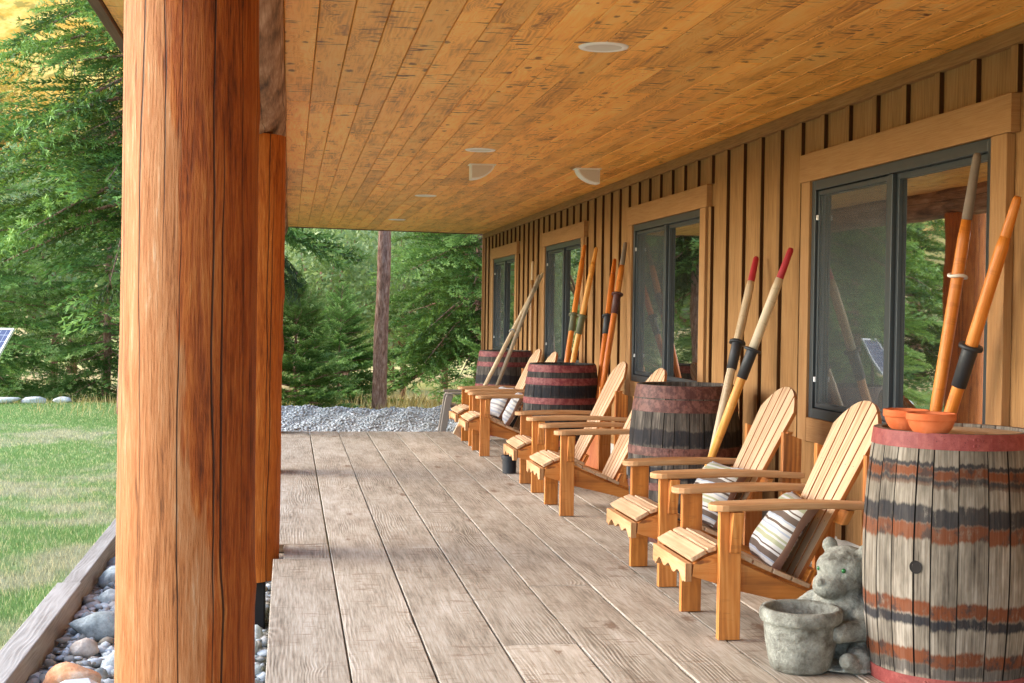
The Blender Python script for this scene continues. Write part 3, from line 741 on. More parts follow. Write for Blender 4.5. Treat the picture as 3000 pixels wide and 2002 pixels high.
# ------------------------------------------------------------------ log posts
def log_post(x, y, rtop, rbot, zbot, mat, label, lean=(0, 0), group=None):
    root = thing('log_post', label, 'log post', (x, y, zbot), group)
    mb = MB(); rr = random.Random(int(y * 10)); n = 72; rows = 60; H = 2.27 - zbot
    ph = [rr.uniform(0, 6.28) for _ in range(6)]; kn = [(rr.uniform(0, 6.28), rr.uniform(.05, .95), rr.uniform(.004, .011)) for _ in range(16)]
    V = []; Fc = []; U = []
    for i in range(rows + 1):
        t = i / rows; r0 = rbot + (rtop - rbot) * t
        for k in range(n):
            a = 2 * math.pi * k / n
            r = r0 * (1 + .012 * math.sin(2 * a + ph[0] + t * 2) + .008 * math.sin(3 * a + ph[1] - t * 4) + .007 * math.sin(5 * a + 9 * t + ph[2]) + .006 * math.sin(t * 13 + ph[3]) * math.sin(a + ph[4]) + .004 * math.sin(11 * a + 5 * t + ph[5]))
            for ka, kt, kh in kn:
                da = (a - ka + math.pi) % (2 * math.pi) - math.pi
                r += kh * math.exp(-(da / .2) ** 2 - ((t - kt) / .022) ** 2)
            V.append((r * math.cos(a) + lean[0] * t, r * math.sin(a) + lean[1] * t, H * t))
    for i in range(rows):
        for k in range(n):
            k2 = (k + 1) % n
            Fc.append((i * n + k, i * n + k2, (i + 1) * n + k2, (i + 1) * n + k))
            c = rbot * 2 * math.pi / n
            U.append([(H * i / rows, k * c), (H * i / rows, (k + 1) * c), (H * (i + 1) / rows, (k + 1) * c), (H * (i + 1) / rows, k * c)])
    mb.add(V, Fc, U, .5)
    mb.build('log', mat, root, smooth=True)
    mb = MB(); mb.box((-.12, -.12, -.32), (.12, .12, .003)); mb.build('footing', M['dark'], root, bevel=.01)
    return root
log_post(-.272, 4.0, .181, .193, -.34, M['log'], 'thick log post closest to the lawn edge path light, bleached on one side')
log_post(-.232, 7.9, .196, .186, -.14, M['log2'], 'orange stained log post standing behind the thick bleached post', (.012, 0))
for yy in (11.8, 15.6): log_post(-.262, yy, .185, .185, -.2, M['log2'], 'log post hidden farther along the porch', (0, 0), 'farther porch posts')

# ------------------------------------------------------------------ ceiling fixtures
for y, lab in ((5.955, 'largest round white ceiling light, nearest of the row in the porch ceiling'), (9.91, 'round white ceiling light just in front of the two wedge shaped fixtures'),
               (13.95, 'round white ceiling light just beyond the two wedge shaped fixtures'), (17.7, 'small round white ceiling light by the far end of the porch ceiling')):
    t = thing('ceiling_light', lab, 'ceiling light', (1.312, y, 2.47))
    mb = MB(); mb.lathe([(.078, -.004), (.082, -.007), (.104, -.006), (.108, -.0005), (.107, .002)], 40); mb.build('trim_ring', M['white'], t, smooth=True)
    mb = MB(); mb.lathe([(.0005, -.0015), (.05, -.002), (.0785, -.0045)], 40); mb.build('lens', M['lens'], t, smooth=True)
def wedge(x, y, sgn, lab):
    t = thing('wedge_fixture', lab, 'ceiling fixture', (x, y, 2.467))
    pts = [(-.085, 0), (.1, 0)] + [(-.085 + .185 * math.cos(a), -.118 * math.sin(a) * (.8 + .2 * math.sin(a))) for a in [R(12 * i) for i in range(1, 8)]] + [(-.085, -.118)]
    mb = MB(); mb.prism([(sgn * a, b) for a, b in pts], -.06, .06, lambda a, b, c: Vector((a, c, b))); mb.build('housing', M['white'], t, bevel=.006)
    q = [(-.076, -.010), (.084, -.010)] + [(-.076 + .162 * math.cos(a), -.106 * math.sin(a) * (.8 + .2 * math.sin(a))) for a in [R(15 * i) for i in range(1, 6)]] + [(-.076, -.106)]
    mb = MB(); mb.prism([(sgn * a, b) for a, b in q], -.0655, -.0605, lambda a, b, c: Vector((a, c, b))); mb.build('grille', M['grille'], t)
    mb = MB(); mb.box((-.095 if sgn > 0 else -.11, -.065, -.004), (.11 if sgn > 0 else .095, .065, .004)); mb.build('mount_plate', M['white'], t)
wedge(1.45, 10.9, 1, 'white quarter round ceiling fixture with its straight side towards the lawn')
wedge(2.31, 10.98, -1, 'white quarter round ceiling fixture with its straight side towards the lodge wall')

# ------------------------------------------------------------------ adirondack chairs
def make_chair():
    ch = thing('adirondack_chair', 'chair', 'chair', (0, 0, 0), 'cedar adirondack chairs along the porch')
    ox = 1.79
    P = lambda pts: [(a - ox, b) for a, b in pts]
    rail = P([(1.642, .258), (1.648, .308), (1.70, .337), (1.75, .352), (1.80, .340), (1.85, .308), (2.02, .235), (2.30, .128), (2.60, .035), (2.60, .002), (2.52, .002), (2.11, .13), (1.84, .194), (1.74, .228)])
    for s in (-1, 1):
        mb = MB(); mb.box((1.746 - ox, s * .28 - .018, 0), (1.838 - ox, s * .28 + .018, .531), 2); mb.build('leg', M['chair'], ch, bevel=.003)
        mb = MB(); mb.prism(rail, s * .243 - .016, s * .243 + .016, lambda a, b, c: Vector((a, c, b))); mb.build('side_rail', M['chair'], ch, bevel=.003)
        post = P([(2.368, .10), (2.462, .062), (2.466, .722), (2.37, .757)])
        mb = MB(); mb.prism(post, s * .279 - .018, s * .279 + .018, lambda a, b, c: Vector((a, c, b)), swap=True); mb.build('back_post', M['chair'], ch, bevel=.003)
        o = []
        yi, yo = .215, .352
        for i in range(9):
            a = math.pi * (.5 + i / 8)
            o.append((1.765 + .065 * math.cos(a), (yi + yo) / 2 + (yo - yi) / 2 * math.sin(a)))
        o += [(2.0, yi + .004), (2.2, yi + .03), (2.36, yi + .042), (2.366, .258), (2.366, .299), (2.47, .299), (2.47, .338), (2.2, .346), (2.0, yo)]
        mb = MB(); mb.prism([(a - ox, s * b) for a, b in o], 0, .028, lambda a, b, c: Vector((a, b, c + .5315 + .012 * math.sin((a + ox - 1.7) * 4.2)))); mb.build('armrest', M['arm'], ch, bevel=.006)
        mb = MB(); mb.prism([(s * .2985, .5305), (s * .352, .5305), (s * .342, .49), (s * .312, .362), (s * .2985, .356)], 1.785 - ox, 1.832 - ox, lambda a, b, c: Vector((c, a, b)), swap=True); mb.build('arm_bracket', M['chair'], ch, bevel=.003)
    mb = MB()
    sl_ = [((1.640, .318), (1.702, .352), .268), ((1.708, .3545), (1.744, .3655), .268), ((1.748, .3665), (1.81, .352), .224), ((1.816, .349), (1.892, .308), .262), ((1.90, .304), (1.978, .270), .262), ((1.986, .266), (2.062, .234), .262), ((2.07, .231), (2.145, .2), .262)]
    for (a0, b0), (a1, b1), hw in sl_:
        L = math.dist((a0, b0), (a1, b1)); nx_, nz_ = -(b1 - b0) / L, (a1 - a0) / L
        pts = P([(a0, b0), (a1, b1), (a1 + nx_ * .019, b1 + nz_ * .019), (a0 + nx_ * .019, b0 + nz_ * .019)])
        mb.prism(pts, -hw, hw, lambda a, b, c: Vector((a, c, b)))
        for i in range(2): pass
    # prism side uv runs across; give the slats grain along y
    for i in range(len(mb.uv)): mb.uv[i] = [(v, u) for u, v in mb.uv[i]]
    mb.build('seat', M['slat'], ch, bevel=.003)
    # scalloped apron
    lowz = []
    N = 60
    for i in range(N + 1):
        y = -.262 + .524 * i / N; q = abs(y) / .262
        z = .236 if q > .84 else .256 + .011 * math.cos(math.pi * q / .84 * 3) - .018 * max(0, (q - .6) / .24) ** 2
        lowz.append((y, z))
    pts = [(-.262, .312), *lowz, (.262, .312)]
    mb = MB(); mb.prism(pts, 1.612 - ox, 1.640 - ox, lambda a, b, c: Vector((c, a, b))); mb.build('apron', M['arm'], ch, bevel=.002)
    # back
    d = Vector((.447, 0, .894)); nn = Vector((-.894, 0, .447)); b0 = Vector((2.125 - ox, 0, .225))
    mb = MB(); ns = 5
    for k in range(ns):
        g = .0125
        wb = .36; wt = .50
        l0, l1 = -wb / 2 + wb * k / ns + g / 2, -wb / 2 + wb * (k + 1) / ns - g / 2
        h0, h1 = -wt / 2 + wt * k / ns + g / 2, -wt / 2 + wt * (k + 1) / ns - g / 2
        top = []
        for j in range(6):
            wv = h1 + (h0 - h1) * j / 5; top.append((.83 - .135 * (abs(wv) / .25) ** 2.2, wv))
        pts = [(0, l0), (0, l1)] + top
        mb.prism(pts, 0, .02, lambda a, b, c: b0 + d * a + Vector((0, b, 0)) - nn * c, side=2)
    for k in range(ns):                                   # screw heads
        for s_ in (.27, .53):
            yc = (-.5 + (k + .5) / ns) * (.36 + .14 * s_ / .83)
            ring_ = [(s_ + .0042 * math.cos(R(60 * q)), yc + .0042 * math.sin(R(60 * q))) for q in range(6)]
            mb.prism(ring_, -.0006, .004, lambda a, b, c: b0 + d * a + Vector((0, b, 0)) - nn * c, mi=1)
    mb.build('backrest', [M['slat'], M['steel_dark'], M['slat_edge']], ch, bevel=.003)
    for z, hw, th in ((.468, .30, .06), (.705, .258, .05), (.20, .224, .07)):
        s_ = (z - .225) / .894; c = b0 + d * s_ - nn * .0215
        mb = MB(); mb.prism([(0, 0), (.028, 0), (.028, th), (0, th)], -hw, hw, lambda a, b, c2: Vector((c.x + a + b * .5, c2, z + b)))
        for i in range(len(mb.uv)): mb.uv[i] = [(v, u) for u, v in mb.uv[i]]
        mb.build('cross_rail', M['chair'], ch, bevel=.003)
    return ch
proto = make_chair()
chairs = [(5.885, 0.000, 'cedar adirondack chair with striped pillow, right beside the bear planter and grey barrel'),
          (7.015, .006, 'cedar adirondack chair with striped pillow, second from the bear planter'),
          (9.43, .0, 'cedar adirondack chair without pillow, its back half hidden by the brown hooped barrel'),
          (10.64, -.008, 'cedar adirondack chair without pillow, standing over the black pot'),
          (13.29, .0, 'cedar adirondack chair with pale cushion, just beyond the dark red hooped barrel'),
          (14.28, .012, 'cedar adirondack chair farthest along the porch, before the last barrel')]
for i, (y, rz, lab) in enumerate(chairs):
    o = proto if i == 0 else copy_tree(proto)
    o.location = (1.792 + [0, .045, .02, .04, .005, .025][i], y, .002); o.rotation_euler = (0, 0, rz); o['label'] = lab

def pillow(x, y, z, tilt, rz, mat, label, sw=.42, sh=.33):
    mb = MB(); n = 20; te, tm = .017, .06
    def surf(sgn):
        V = []; Fc = []; U = []
        for j in range(n + 1):
            for i in range(n + 1):
                a, b = -1 + 2 * i / n, -1 + 2 * j / n
                k = max(0, (1 - a ** 4) * (1 - b ** 4)) ** .6
                pinch = 1 - .05 * (1 - abs(a * b) ** 2) * (max(abs(a), abs(b)) ** 6)
                wr = .006 * math.sin(a * 5 + b * 3 + sgn) * (1 - k * .5)
                V.append(Vector((a * sw / 2 * pinch, b * sh / 2 * pinch, sgn * (te + tm * k * (1 if sgn > 0 else .25) + wr))))
        for j in range(n):
            for i in range(n):
                q = [j * (n + 1) + i, j * (n + 1) + i + 1, (j + 1) * (n + 1) + i + 1, (j + 1) * (n + 1) + i]
                if sgn < 0: q = q[::-1]
                Fc.append(q); U.append([(V[t].y + .3, V[t].x + .3) for t in q])
        return V, Fc, U
    A = surf(1); B = surf(-1)
    T = Matrix.Translation((0, 0, 0))
    mb.add(*A, .5, 0); mb.add(*B, .5, 0)
    ring = [i for i in range(n)] + [j * (n + 1) + n for j in range(n)] + [n * (n + 1) + n - i for i in range(n)] + [(n - j) * (n + 1) for j in range(n)]
    N = (n + 1) ** 2; V = [A[0][i] for i in ring] + [B[0][i] for i in ring]; m = len(ring)
    mid = [(A[0][i] + B[0][i]) / 2 * 1.0 for i in ring]
    mid = [Vector((p.x * 1.03, p.y * 1.03, 0)) for p in mid]
    V = [A[0][i] for i in ring] + mid + [B[0][i] for i in ring]
    Fc = []; U = []
    for L in (0, 1):
        for i in range(m):
            j = (i + 1) % m
            Fc.append((L * m + j, L * m + i, (L + 1) * m + i, (L + 1) * m + j)); U.append([(0, 0)] * 4)
    mb.add(V, Fc, U, .5, 1)
    t = mb.build('striped_pillow', [mat, M['pillow_side']], smooth=True)
    # local x -> world -Y (width), local y -> up along the back, local z -> towards -X
    upv = Vector((math.sin(tilt), 0, math.cos(tilt))); nv = Vector((-math.cos(tilt), 0, math.sin(tilt)))
    mt = Matrix((Vector((0, -1, 0)), upv, nv)).transposed().to_4x4(); mt = Matrix.Rotation(rz, 4, 'Z') @ mt; mt.translation = (x, y, z)
    t.matrix_world = mt
    return tag(t, label, 'pillow', 'striped pillows on the chairs')
pillow(2.125, 5.88, .405, R(33), R(-7), M['pillow'], 'brown and green striped pillow on the chair beside the bear planter')
pillow(2.165, 7.02, .415, R(30), R(6), M['pillow'], 'brown and green striped pillow on the second chair from the bear planter')
pillow(2.125, 13.30, .42, R(30), R(-8), M['pillow_blue'], 'pale grey striped pillow on the chair beyond the dark red hooped barrel')
pillow(2.145, 14.29, .42, R(28), R(8), M['pillow_blue'], 'pale striped pillow on the farthest cedar chair')

# ------------------------------------------------------------------ barrels
def barrel(x, y, H, rr, rb, staves, hoops, hoopmat, label, seed, rot=0., bung=None, head_drop=.035):
    root = thing('oak_barrel', label, 'barrel', (x, y, 0), 'oak barrels along the porch', rot)
    rg = random.Random(seed)
    def rad(z): return rb - (rb - rr) * ((z - H / 2) / (H / 2)) ** 2
    wid = [rg.uniform(.6, 1.3) for _ in range(24)]; tot = sum(wid); a = 0; mb = MB()
    for wv in wid:
        a1 = a + wv / tot * 2 * math.pi; g = rg.uniform(.0016, .0034) / rb
        off = rg.uniform(-.0012, .0012)
        prof = [(rad(0) - .03, .0)] + [(rad(H * i / 22) + off, H * i / 22) for i in range(23)] + [(rad(H) - .026, H)] + [(rad(H) - .03, H - .05)]
        mb.lathe(prof, 5, None, a + g, a1 - g, rnd=rg.random(), uvr=rb)
        a = a1
    mb.build('staves', staves, root)
    mb = MB(); mb.lathe([(rad(H * i / 22) - .008, max(.003, H * i / 22)) for i in range(22)], 48); mb.build('stave_seams', M['dark'], root)
    mb = MB(); zt = H - head_drop
    r_in = rad(H) - .028; nb = 6
    for k in range(nb):
        x0 = -r_in + 2 * r_in * k / nb + .001; x1 = -r_in + 2 * r_in * (k + 1) / nb - .001
        pts = []
        for j in range(9): xx = x0 + (x1 - x0) * j / 8; pts.append((xx, math.sqrt(max(0, r_in ** 2 - xx ** 2))))
        for j in range(9): xx = x1 + (x0 - x1) * j / 8; pts.append((xx, -math.sqrt(max(0, r_in ** 2 - xx ** 2)) - 1e-4))
        mb.prism(pts, zt - .02, zt, lambda a, b, c: Vector((a, b, c)), swap=True)
    mb.build('head', M['head'], root)
    for z0, z1 in hoops:
        z0 = max(z0, .002); mb = MB()
        mb.lathe([(rad(z0) - .002, z0), (rad(z0) + .0035, z0), (rad((z0 + z1) / 2) + .0042, (z0 + z1) / 2), (rad(z1) + .0035, z1), (rad(z1) - .002, z1)], 64); mb.build('hoop', hoopmat, root, smooth=False)
        # rivets
        mb = MB(); ar = rg.uniform(3.6, 4.6)
        for dz in (.3, .7):
            zz = z0 + (z1 - z0) * dz; r_ = rad(zz) + .004
            for da in (0, .05): mb.lathe([(.0001, .004), (.005, .003), (.006, 0)], 8, Matrix.Translation((r_ * math.cos(ar + da), r_ * math.sin(ar + da), zz)) @ Matrix.Rotation(ar + da, 4, 'Z') @ Matrix.Rotation(R(90), 4, 'Y'))
        mb.build('rivets', hoopmat, root)
    if bung:
        ab, zb = bung; r_ = rad(zb) + .0012
        Mx = Matrix.Translation((r_ * math.cos(ab), r_ * math.sin(ab), zb)) @ Matrix.Rotation(ab, 4, 'Z') @ Matrix.Rotation(R(90), 4, 'Y')
        mb = MB(); mb.lathe([(.0001, -.0004), (.016, -.0003), (.0205, .0006), (.0235, .0008)], 24, Mx); mb.build('bung_hole', M['dark'], root)
    return root
barrel(2.44, 4.95, .925, .285, .32, M['staves_grey'], [(.868, .925), (0, .055)], M['hoop_pink'], 'weathered grey barrel with bung hole, rust stained bands and two terracotta bowls on top', 3, 0, (R(222), .45), .012)
barrel(2.345, 8.23, .92, .288, .335, M['staves_mid'], [(.845, .918), (.765, .838), (.51, .56), (.31, .355), (.0, .06)], M['hoop_brown'], 'blackened barrel with brown top hoops beside the red tipped oars', 5, .4)
barrel(2.228, 11.5, .92, .272, .322, M['staves_dark'], [(.855, .912), (.752, .808), (.598, .648), (.26, .31), (.12, .17), (.0, .05)], M['hoop_red'], 'dark barrel with several bright red hoops between two chair pairs', 8, 1.)
barrel(2.335, 15.33, .92, .278, .325, M['staves_mid'], [(.855, .912), (.75, .80), (.50, .56), (.26, .31), (.0, .06)], M['hoop_red'], 'last barrel at the far corner of the lodge behind leaning grey oars', 13, 2.)

# bowls
def bowl(x, y, z, r, label):
    t = thing('terracotta_bowl', label, 'bowl', (x, y, z), 'terracotta bowls on the barrel')
    mb = MB()
    mb.lathe([(.0001, .0), (r * .48, 0), (r * .56, .003), (r * .72, .013), (r * .85, .030), (r * .92, .047), (r * .935, .056)], 40)
    mb.lathe([(r * .935, .056), (r * .86, .055), (r * .6, .018), (.0001, .012)], 40)
    mb.build('basin', M['terracotta'], t, smooth=True)
    mb = MB(); mb.lathe([(r * .9, .0535), (r * .985, .0535), (r, .059), (r, .076), (r * .985, .08), (r * .9, .078), (r * .86, .05)], 48); mb.build('rim', M['terracotta'], t, smooth=True)
    return t
bowl(2.274, 4.79, .9135, .088, 'terracotta bowl standing in front of the other bowl on the grey barrel')
bowl(2.262, 4.97, .9135, .084, 'terracotta bowl set farther back on the grey barrel, partly hidden by the front bowl')

# ------------------------------------------------------------------ oars
def oar(top, foot, shaft, label, grip=None, grip_len=.16, collar=None, collar_at=.5, ring=None, r=.0255, twist=0., upper=None):
    top, foot = Vector(top), Vector(foot); L = (top - foot).length; zx = (foot - top).normalized()
    root = thing('oar', label, 'oar', foot, 'oars leaning on the lodge wall')
    q = (top - foot).to_track_quat('Z', 'Y'); root.rotation_mode = 'QUATERNION'; root.rotation_quaternion = q @ Matrix.Rotation(twist, 3, 'Z').to_quaternion()
    at = lambda f: L * (1 - f)           # distance from the foot for a fraction measured from the top
    zs = [L * .28, L * .5, at(.30), L - grip_len * 1.3, L - grip_len]
    mb = MB(); mb.tube([(0, 0, z) for z in zs], [r * .82, r * 1., r, r * .98, r * .8], 20)
    mb.build('shaft', shaft, root, smooth=True)
    if upper:                                  # bare wood above the collar
        mb = MB(); mb.tube([(0, 0, at(collar_at)), (0, 0, L - grip_len * 1.3), (0, 0, L - grip_len * .99)], [r * 1.012, r * .995, r * .83], 20); mb.build('upper_shaft', upper, root, smooth=True)
    mb = MB(); mb.tube([(0, 0, L - grip_len), (0, 0, L - grip_len * .96), (0, 0, L - grip_len * .4), (0, 0, L - .012), (0, 0, L)], [r * .8, r * .82, r * .72, r * .66, r * .45], 18)
    mb.build('grip', grip or shaft, root, smooth=True)
    pts = [(.0, 0), (.075, .02), (.082, L * .16), (.055, L * .25), (r * .8, L * .285)]
    poly = [(a, b) for a, b in pts] + [(-a, b) for a, b in pts[::-1]]
    mb = MB(); mb.prism(poly[1:-1], -.009, .009, lambda a, b, c: Vector((a, c, b)), swap=True); mb.build('blade', shaft, root, bevel=.006)
    if collar:
        zc = at(collar_at); mb = MB()
        mb.lathe([(r * .9, zc - .16), (r * 1.16, zc - .158), (r * 1.22, zc - .02), (r * 1.24, zc)], 24)
        mb.lathe([(r * 1.2, zc), (r * 1.85, zc + .001), (r * 1.9, zc + .01), (r * 1.8, zc + .018), (r * .95, zc + .016)], 24)
        mb.build('collar', collar, root, smooth=True)
    if ring:
        zc = at(collar_at); mb = MB()
        pts = [(math.cos(a) * r * 1.35, math.sin(a) * r * 1.35, zc + .004 * math.sin(a * 2)) for a in [2 * math.pi * i / 16 for i in range(17)]]
        mb.tube(pts, .007, 8); mb.box((r * 1.2, -.006, zc - .03), (r * 1.2 + .012, .006, zc)); mb.build('oarlock_ring', ring, root, smooth=True)
    return root
oar((2.735, 5.39, 2.0), (2.52, 5.56, .02), M['oar_orange'], 'orange varnished oar with grey grip crossing the nearest window', M['greygrip'], .27, None, .25, M['ring'])
oar((2.735, 5.06, 1.80), (2.47, 5.62, .02), M['oar_orange'], 'orange varnished oar with black collar leaning on the window trim by the grey barrel', None, .16, M['rubber'], .33)
oar((2.735, 8.118, 1.682), (2.23, 7.66, .02), M['oar_pale'], 'pale oar with red grip, the lower tip of the red tipped pair', M['redpaint'], .16, M['rubber'], .31)
oar((2.735, 7.528, 1.709), (2.13, 7.62, .02), M['oar_yellow'], 'red gripped oar with pale upper and yellow lower shaft, higher of the pair', M['redpaint'], .18, M['rubber'], .34, upper=M['oar_pale'])
oar((2.735, 11.846, 1.80), (2.36, 11.03, .02), M['oar_dark'], 'dark orange oar with black collar between second window and third', None, .14, M['rubber'], .28)
oar((2.735, 11.458, 1.923), (2.35, 11.0, .02), M['oar_dark'], 'dark orange oar with grey grip and brown collar beside the second window trim', M['greygrip'], .2, M['brownleather'], .23)
oar((2.735, 13.105, 1.975), (2.30, 12.32, .02), M['oar_orange'], 'orange oar crossing the third window trim behind the red hooped barrel', None, .14, M['greenleather'], .34)
oar((2.735, 12.585, 1.932), (2.32, 12.37, .02), M['oar_yellow'], 'yellow varnished oar with green collar just right of the third window trim', None, .14, M['greenleather'], .33)
oar((2.71, 15.18, 1.765), (1.735, 14.60, .02), M['oar_pale'], 'pale cream oar leaning lowest across the last barrel', None, .14, None, .36, M['steel'], .024, R(80))
oar((2.655, 15.08, 1.742), (1.955, 14.70, .02), M['oar_grey'], 'grey weathered oar crossing behind the cream one in front of the last barrel', None, .14, None, .5, None, .022, R(80))
oar((2.735, 15.98, 1.92), (2.66, 15.60, .02), M['oar_brown'], 'brown oar with a pale tip standing behind the last barrel', M['oar_pale'], .22, None, .5, None, .022)

# ------------------------------------------------------------------ bear planter
def bear():
    root = thing('bear_planter', 'cast stone bear with green eyes hugging a stone pot beside the grey barrel', 'statue', (1.92, 5.11, 0))
    mb = MB()
    mb.lathe([(.0001, .0), (.098, .0), (.112, .012), (.122, .05), (.134, .12), (.138, .16), (.137, .18), (.148, .184), (.155, .195), (.156, .222), (.148, .236), (.132, .236), (.124, .226), (.118, .17), (.09, .06), (.0001, .05)], 48)
    o = mb.build('pot', M['cast'], root, smooth=True)
    mb = MB()
    def ell(c, s_, rot=None):
        V, Fc = I3; Mx = Matrix.Translation(c) @ (rot or Matrix.Identity(4)) @ Matrix.Diagonal((*s_, 1))
        mb.add([Mx @ Vector(v) for v in V], [list(f) for f in Fc], [[(0, 0)] * 3 for _ in Fc], .5)
    def cap(a, b, ra, rb_):
        a, b = Vector(a), Vector(b)
        for i in range(9): t = i / 8; r_ = ra + (rb_ - ra) * t; p = a.lerp(b, t); ell(p, (r_, r_, r_))
    # facing -X and a little towards -Y
    hx, hy, hz = .205, .11, .345
    ell((.225, .13, .13), (.135, .13, .16)); ell((.215, .12, .215), (.115, .115, .075))
    ell((hx + .012, hy, hz + .005), (.108, .106, .100)); ell((hx - .062, hy - .040, hz - .042), (.070, .066, .056)); ell((hx - .03, hy - .02, hz + .025), (.08, .076, .062))
    ell((hx - .120, hy - .076, hz - .022), (.016, .018, .013))
    ell((hx - .024, hy + .070, hz + .094), (.030, .026, .034)); ell((hx + .066, hy - .066, hz + .082), (.030, .028, .036))
    ell((hx + .02, hy, hz + .055), (.06, .06, .045))
    cap((.27, .06, .21), (.235, -.045, .155), .052, .045); cap((.235, -.045, .155), (.115, -.085, .150), .045, .036)
    cap((.13, .2, .21), (.03, .17, .17), .05, .04)
    cap((.27, .04, .06), (.20, -.08, .045), .062, .05); cap((.19, -.09, .03), (.14, -.12, .055), .036, .032); cap((.16, .22, .06), (.05, .2, .05), .06, .05)
    ell((.2, .06, .012), (.17, .19, .014))
    o = mb.build('bear', M['cast'], root, smooth=True)
    rm = o.modifiers.new('remesh', 'REMESH'); rm.mode = 'VOXEL'; rm.voxel_size = .006; rm.use_smooth_shade = True
    sm = o.modifiers.new('smooth', 'SMOOTH'); sm.factor = .6; sm.iterations = 6
    tx = bpy.data.textures.new('stone grain', 'CLOUDS'); tx.noise_scale = .03
    dp = o.modifiers.new('grain', 'DISPLACE'); dp.texture = tx; dp.strength = .006; dp.mid_level = .5
    for dx, dy in ((-.098, -.022), (-.026, -.088)):
        mb = MB(); V, Fc = I2; mb.add([Vector(v) * .0095 + Vector((hx + dx - .006, hy + dy - .006, hz + .022)) for v in V], [list(f) for f in Fc], [[(0, 0)] * 3 for _ in Fc], .5)
        mb.build('eye', M['eye'], root, smooth=True)
bear()

# black pot, path light, resin chair, solar panel
t = thing('black_pot', 'black plastic pot on the deck behind the front leg of the fourth cedar chair', 'pot', (1.819, 11.635, 0))
mb = MB(); mb.lathe([(.0001, .0), (.054, 0), (.056, .004), (.06, .115), (.066, .116), (.067, .147), (.063, .149), (.058, .147), (.05, .03), (.0001, .025)], 36); mb.build('body', M['blackplastic'], t, smooth=False)
mb = MB(); mb.lathe([(.0605, .118), (.0685, .12), (.069, .145), (.066, .1495), (.0585, .148)], 36); mb.build('rim', M['blackplastic'], t)

t = thing('path_light', 'low path light with a silver pyramid cap in the rock bed', 'path light', (-.835, 5.98, -.40))
mb = MB(); mb.prism([(-.11, -.11), (.11, -.11), (.11, .11), (-.11, .11)], .135, .150, lambda a, b, c: Vector((a, b, c)))
q = [(-.11, -.11), (.11, -.11), (.11, .11), (-.11, .11)]; qi = [(a * .42, b * .42) for a, b in q]
V = [Vector((a, b, .1505)) for a, b in q] + [Vector((a, b, .2)) for a, b in qi]
mb.add(V, [(0, 1, 5, 4), (1, 2, 6, 5), (2, 3, 7, 6), (3, 0, 4, 7), (4, 5, 6, 7)], [[(0, 0)] * 4] * 5, .5); mb.build('cap', M['silver'], t, bevel=.003)
mb = MB(); mb.box((-.045, -.045, 0), (.045, .045, .134)); mb.build('stake', M['blackplastic'], t, bevel=.004)
t.rotation_euler = (0, 0, R(14))

def resin_chair():
    t = thing('resin_chair', 'taupe plastic chair with slanted legs on the gravel beyond the deck', 'chair', (1.86, 16.35, -.075), None, R(-4))
    k = 1.
    for s in (-1, 1):
        mb = MB()
        leg = [(-.14, 0), (-.07, 0), (.0, .40), (.02, .46), (-.055, .47), (-.075, .42)]
        mb.prism(leg, s * .26 - .025, s * .26 + .025, lambda a, b, c: Vector((a, c, b)), swap=True); mb.build('leg', M['resin'], t, bevel=.006)
        mb = MB(); mb.prism([(.42, .2), (.5, .2), (.62, 0), (.55, 0)], s * .24 - .025, s * .24 + .025, lambda a, b, c: Vector((a, c, b)), swap=True); mb.build('leg', M['resin'], t, bevel=.006)
        mb = MB(); mb.prism([(-.075, s * .21), (.55, s * .23), (.55, s * .30), (.0, s * .33), (-.075, s * .30)], .47, .492, lambda a, b, c: Vector((a, b, c))); mb.build('armrest', M['resin'], t, bevel=.006)
    mb = MB(); mb.prism([(-.06, .33), (.4, .22), (.4, .245), (-.06, .36)], -.225, .225, lambda a, b, c: Vector((a, c, b))); mb.build('seat', M['resin'], t, bevel=.006)
    mb = MB()
    for i in range(5):
        y0 = -.22 + .09 * i; mb.prism([(.38, .24), (.41, .23), (.70, .84 - .03 * abs(i - 2)), (.67, .86 - .03 * abs(i - 2))], y0, y0 + .08, lambda a, b, c: Vector((a, c, b)))
    mb.build('backrest', M['resin'], t, bevel=.006)
resin_chair()

def solar():
    t = thing('solar_panel', 'tilted solar panel on a thin post at the edge of the lawn', 'solar panel', (-4.86, 24.2, -.3))
    Mx = Matrix.Translation((-.12, 0, .94)) @ Matrix.Rotation(R(-36), 4, 'Z') @ Matrix.Rotation(R(-36), 4, 'X')
    mb = MB(); mb.box((-.02, -.012, -.36), (.52, .012, .36), M=Mx, grain=0)
    mb.build('cells', M['pv'], t)
    mb = MB()
    for lo_, hi_ in (((-.05, -.02, -.39), (-.021, .02, .39)), ((.521, -.02, -.39), (.55, .02, .39)), ((-.02, -.02, .361), (.52, .02, .39)), ((-.02, -.02, -.39), (.52, .02, -.361))): mb.box(lo_, hi_, M=Mx)
    mb.build('frame', M['white'], t)
    mb = MB(); mb.tube([(.12, .03, 0), (.12, .03, .93)], .03, 12); mb.build('post', M['fascia'], t)
solar()

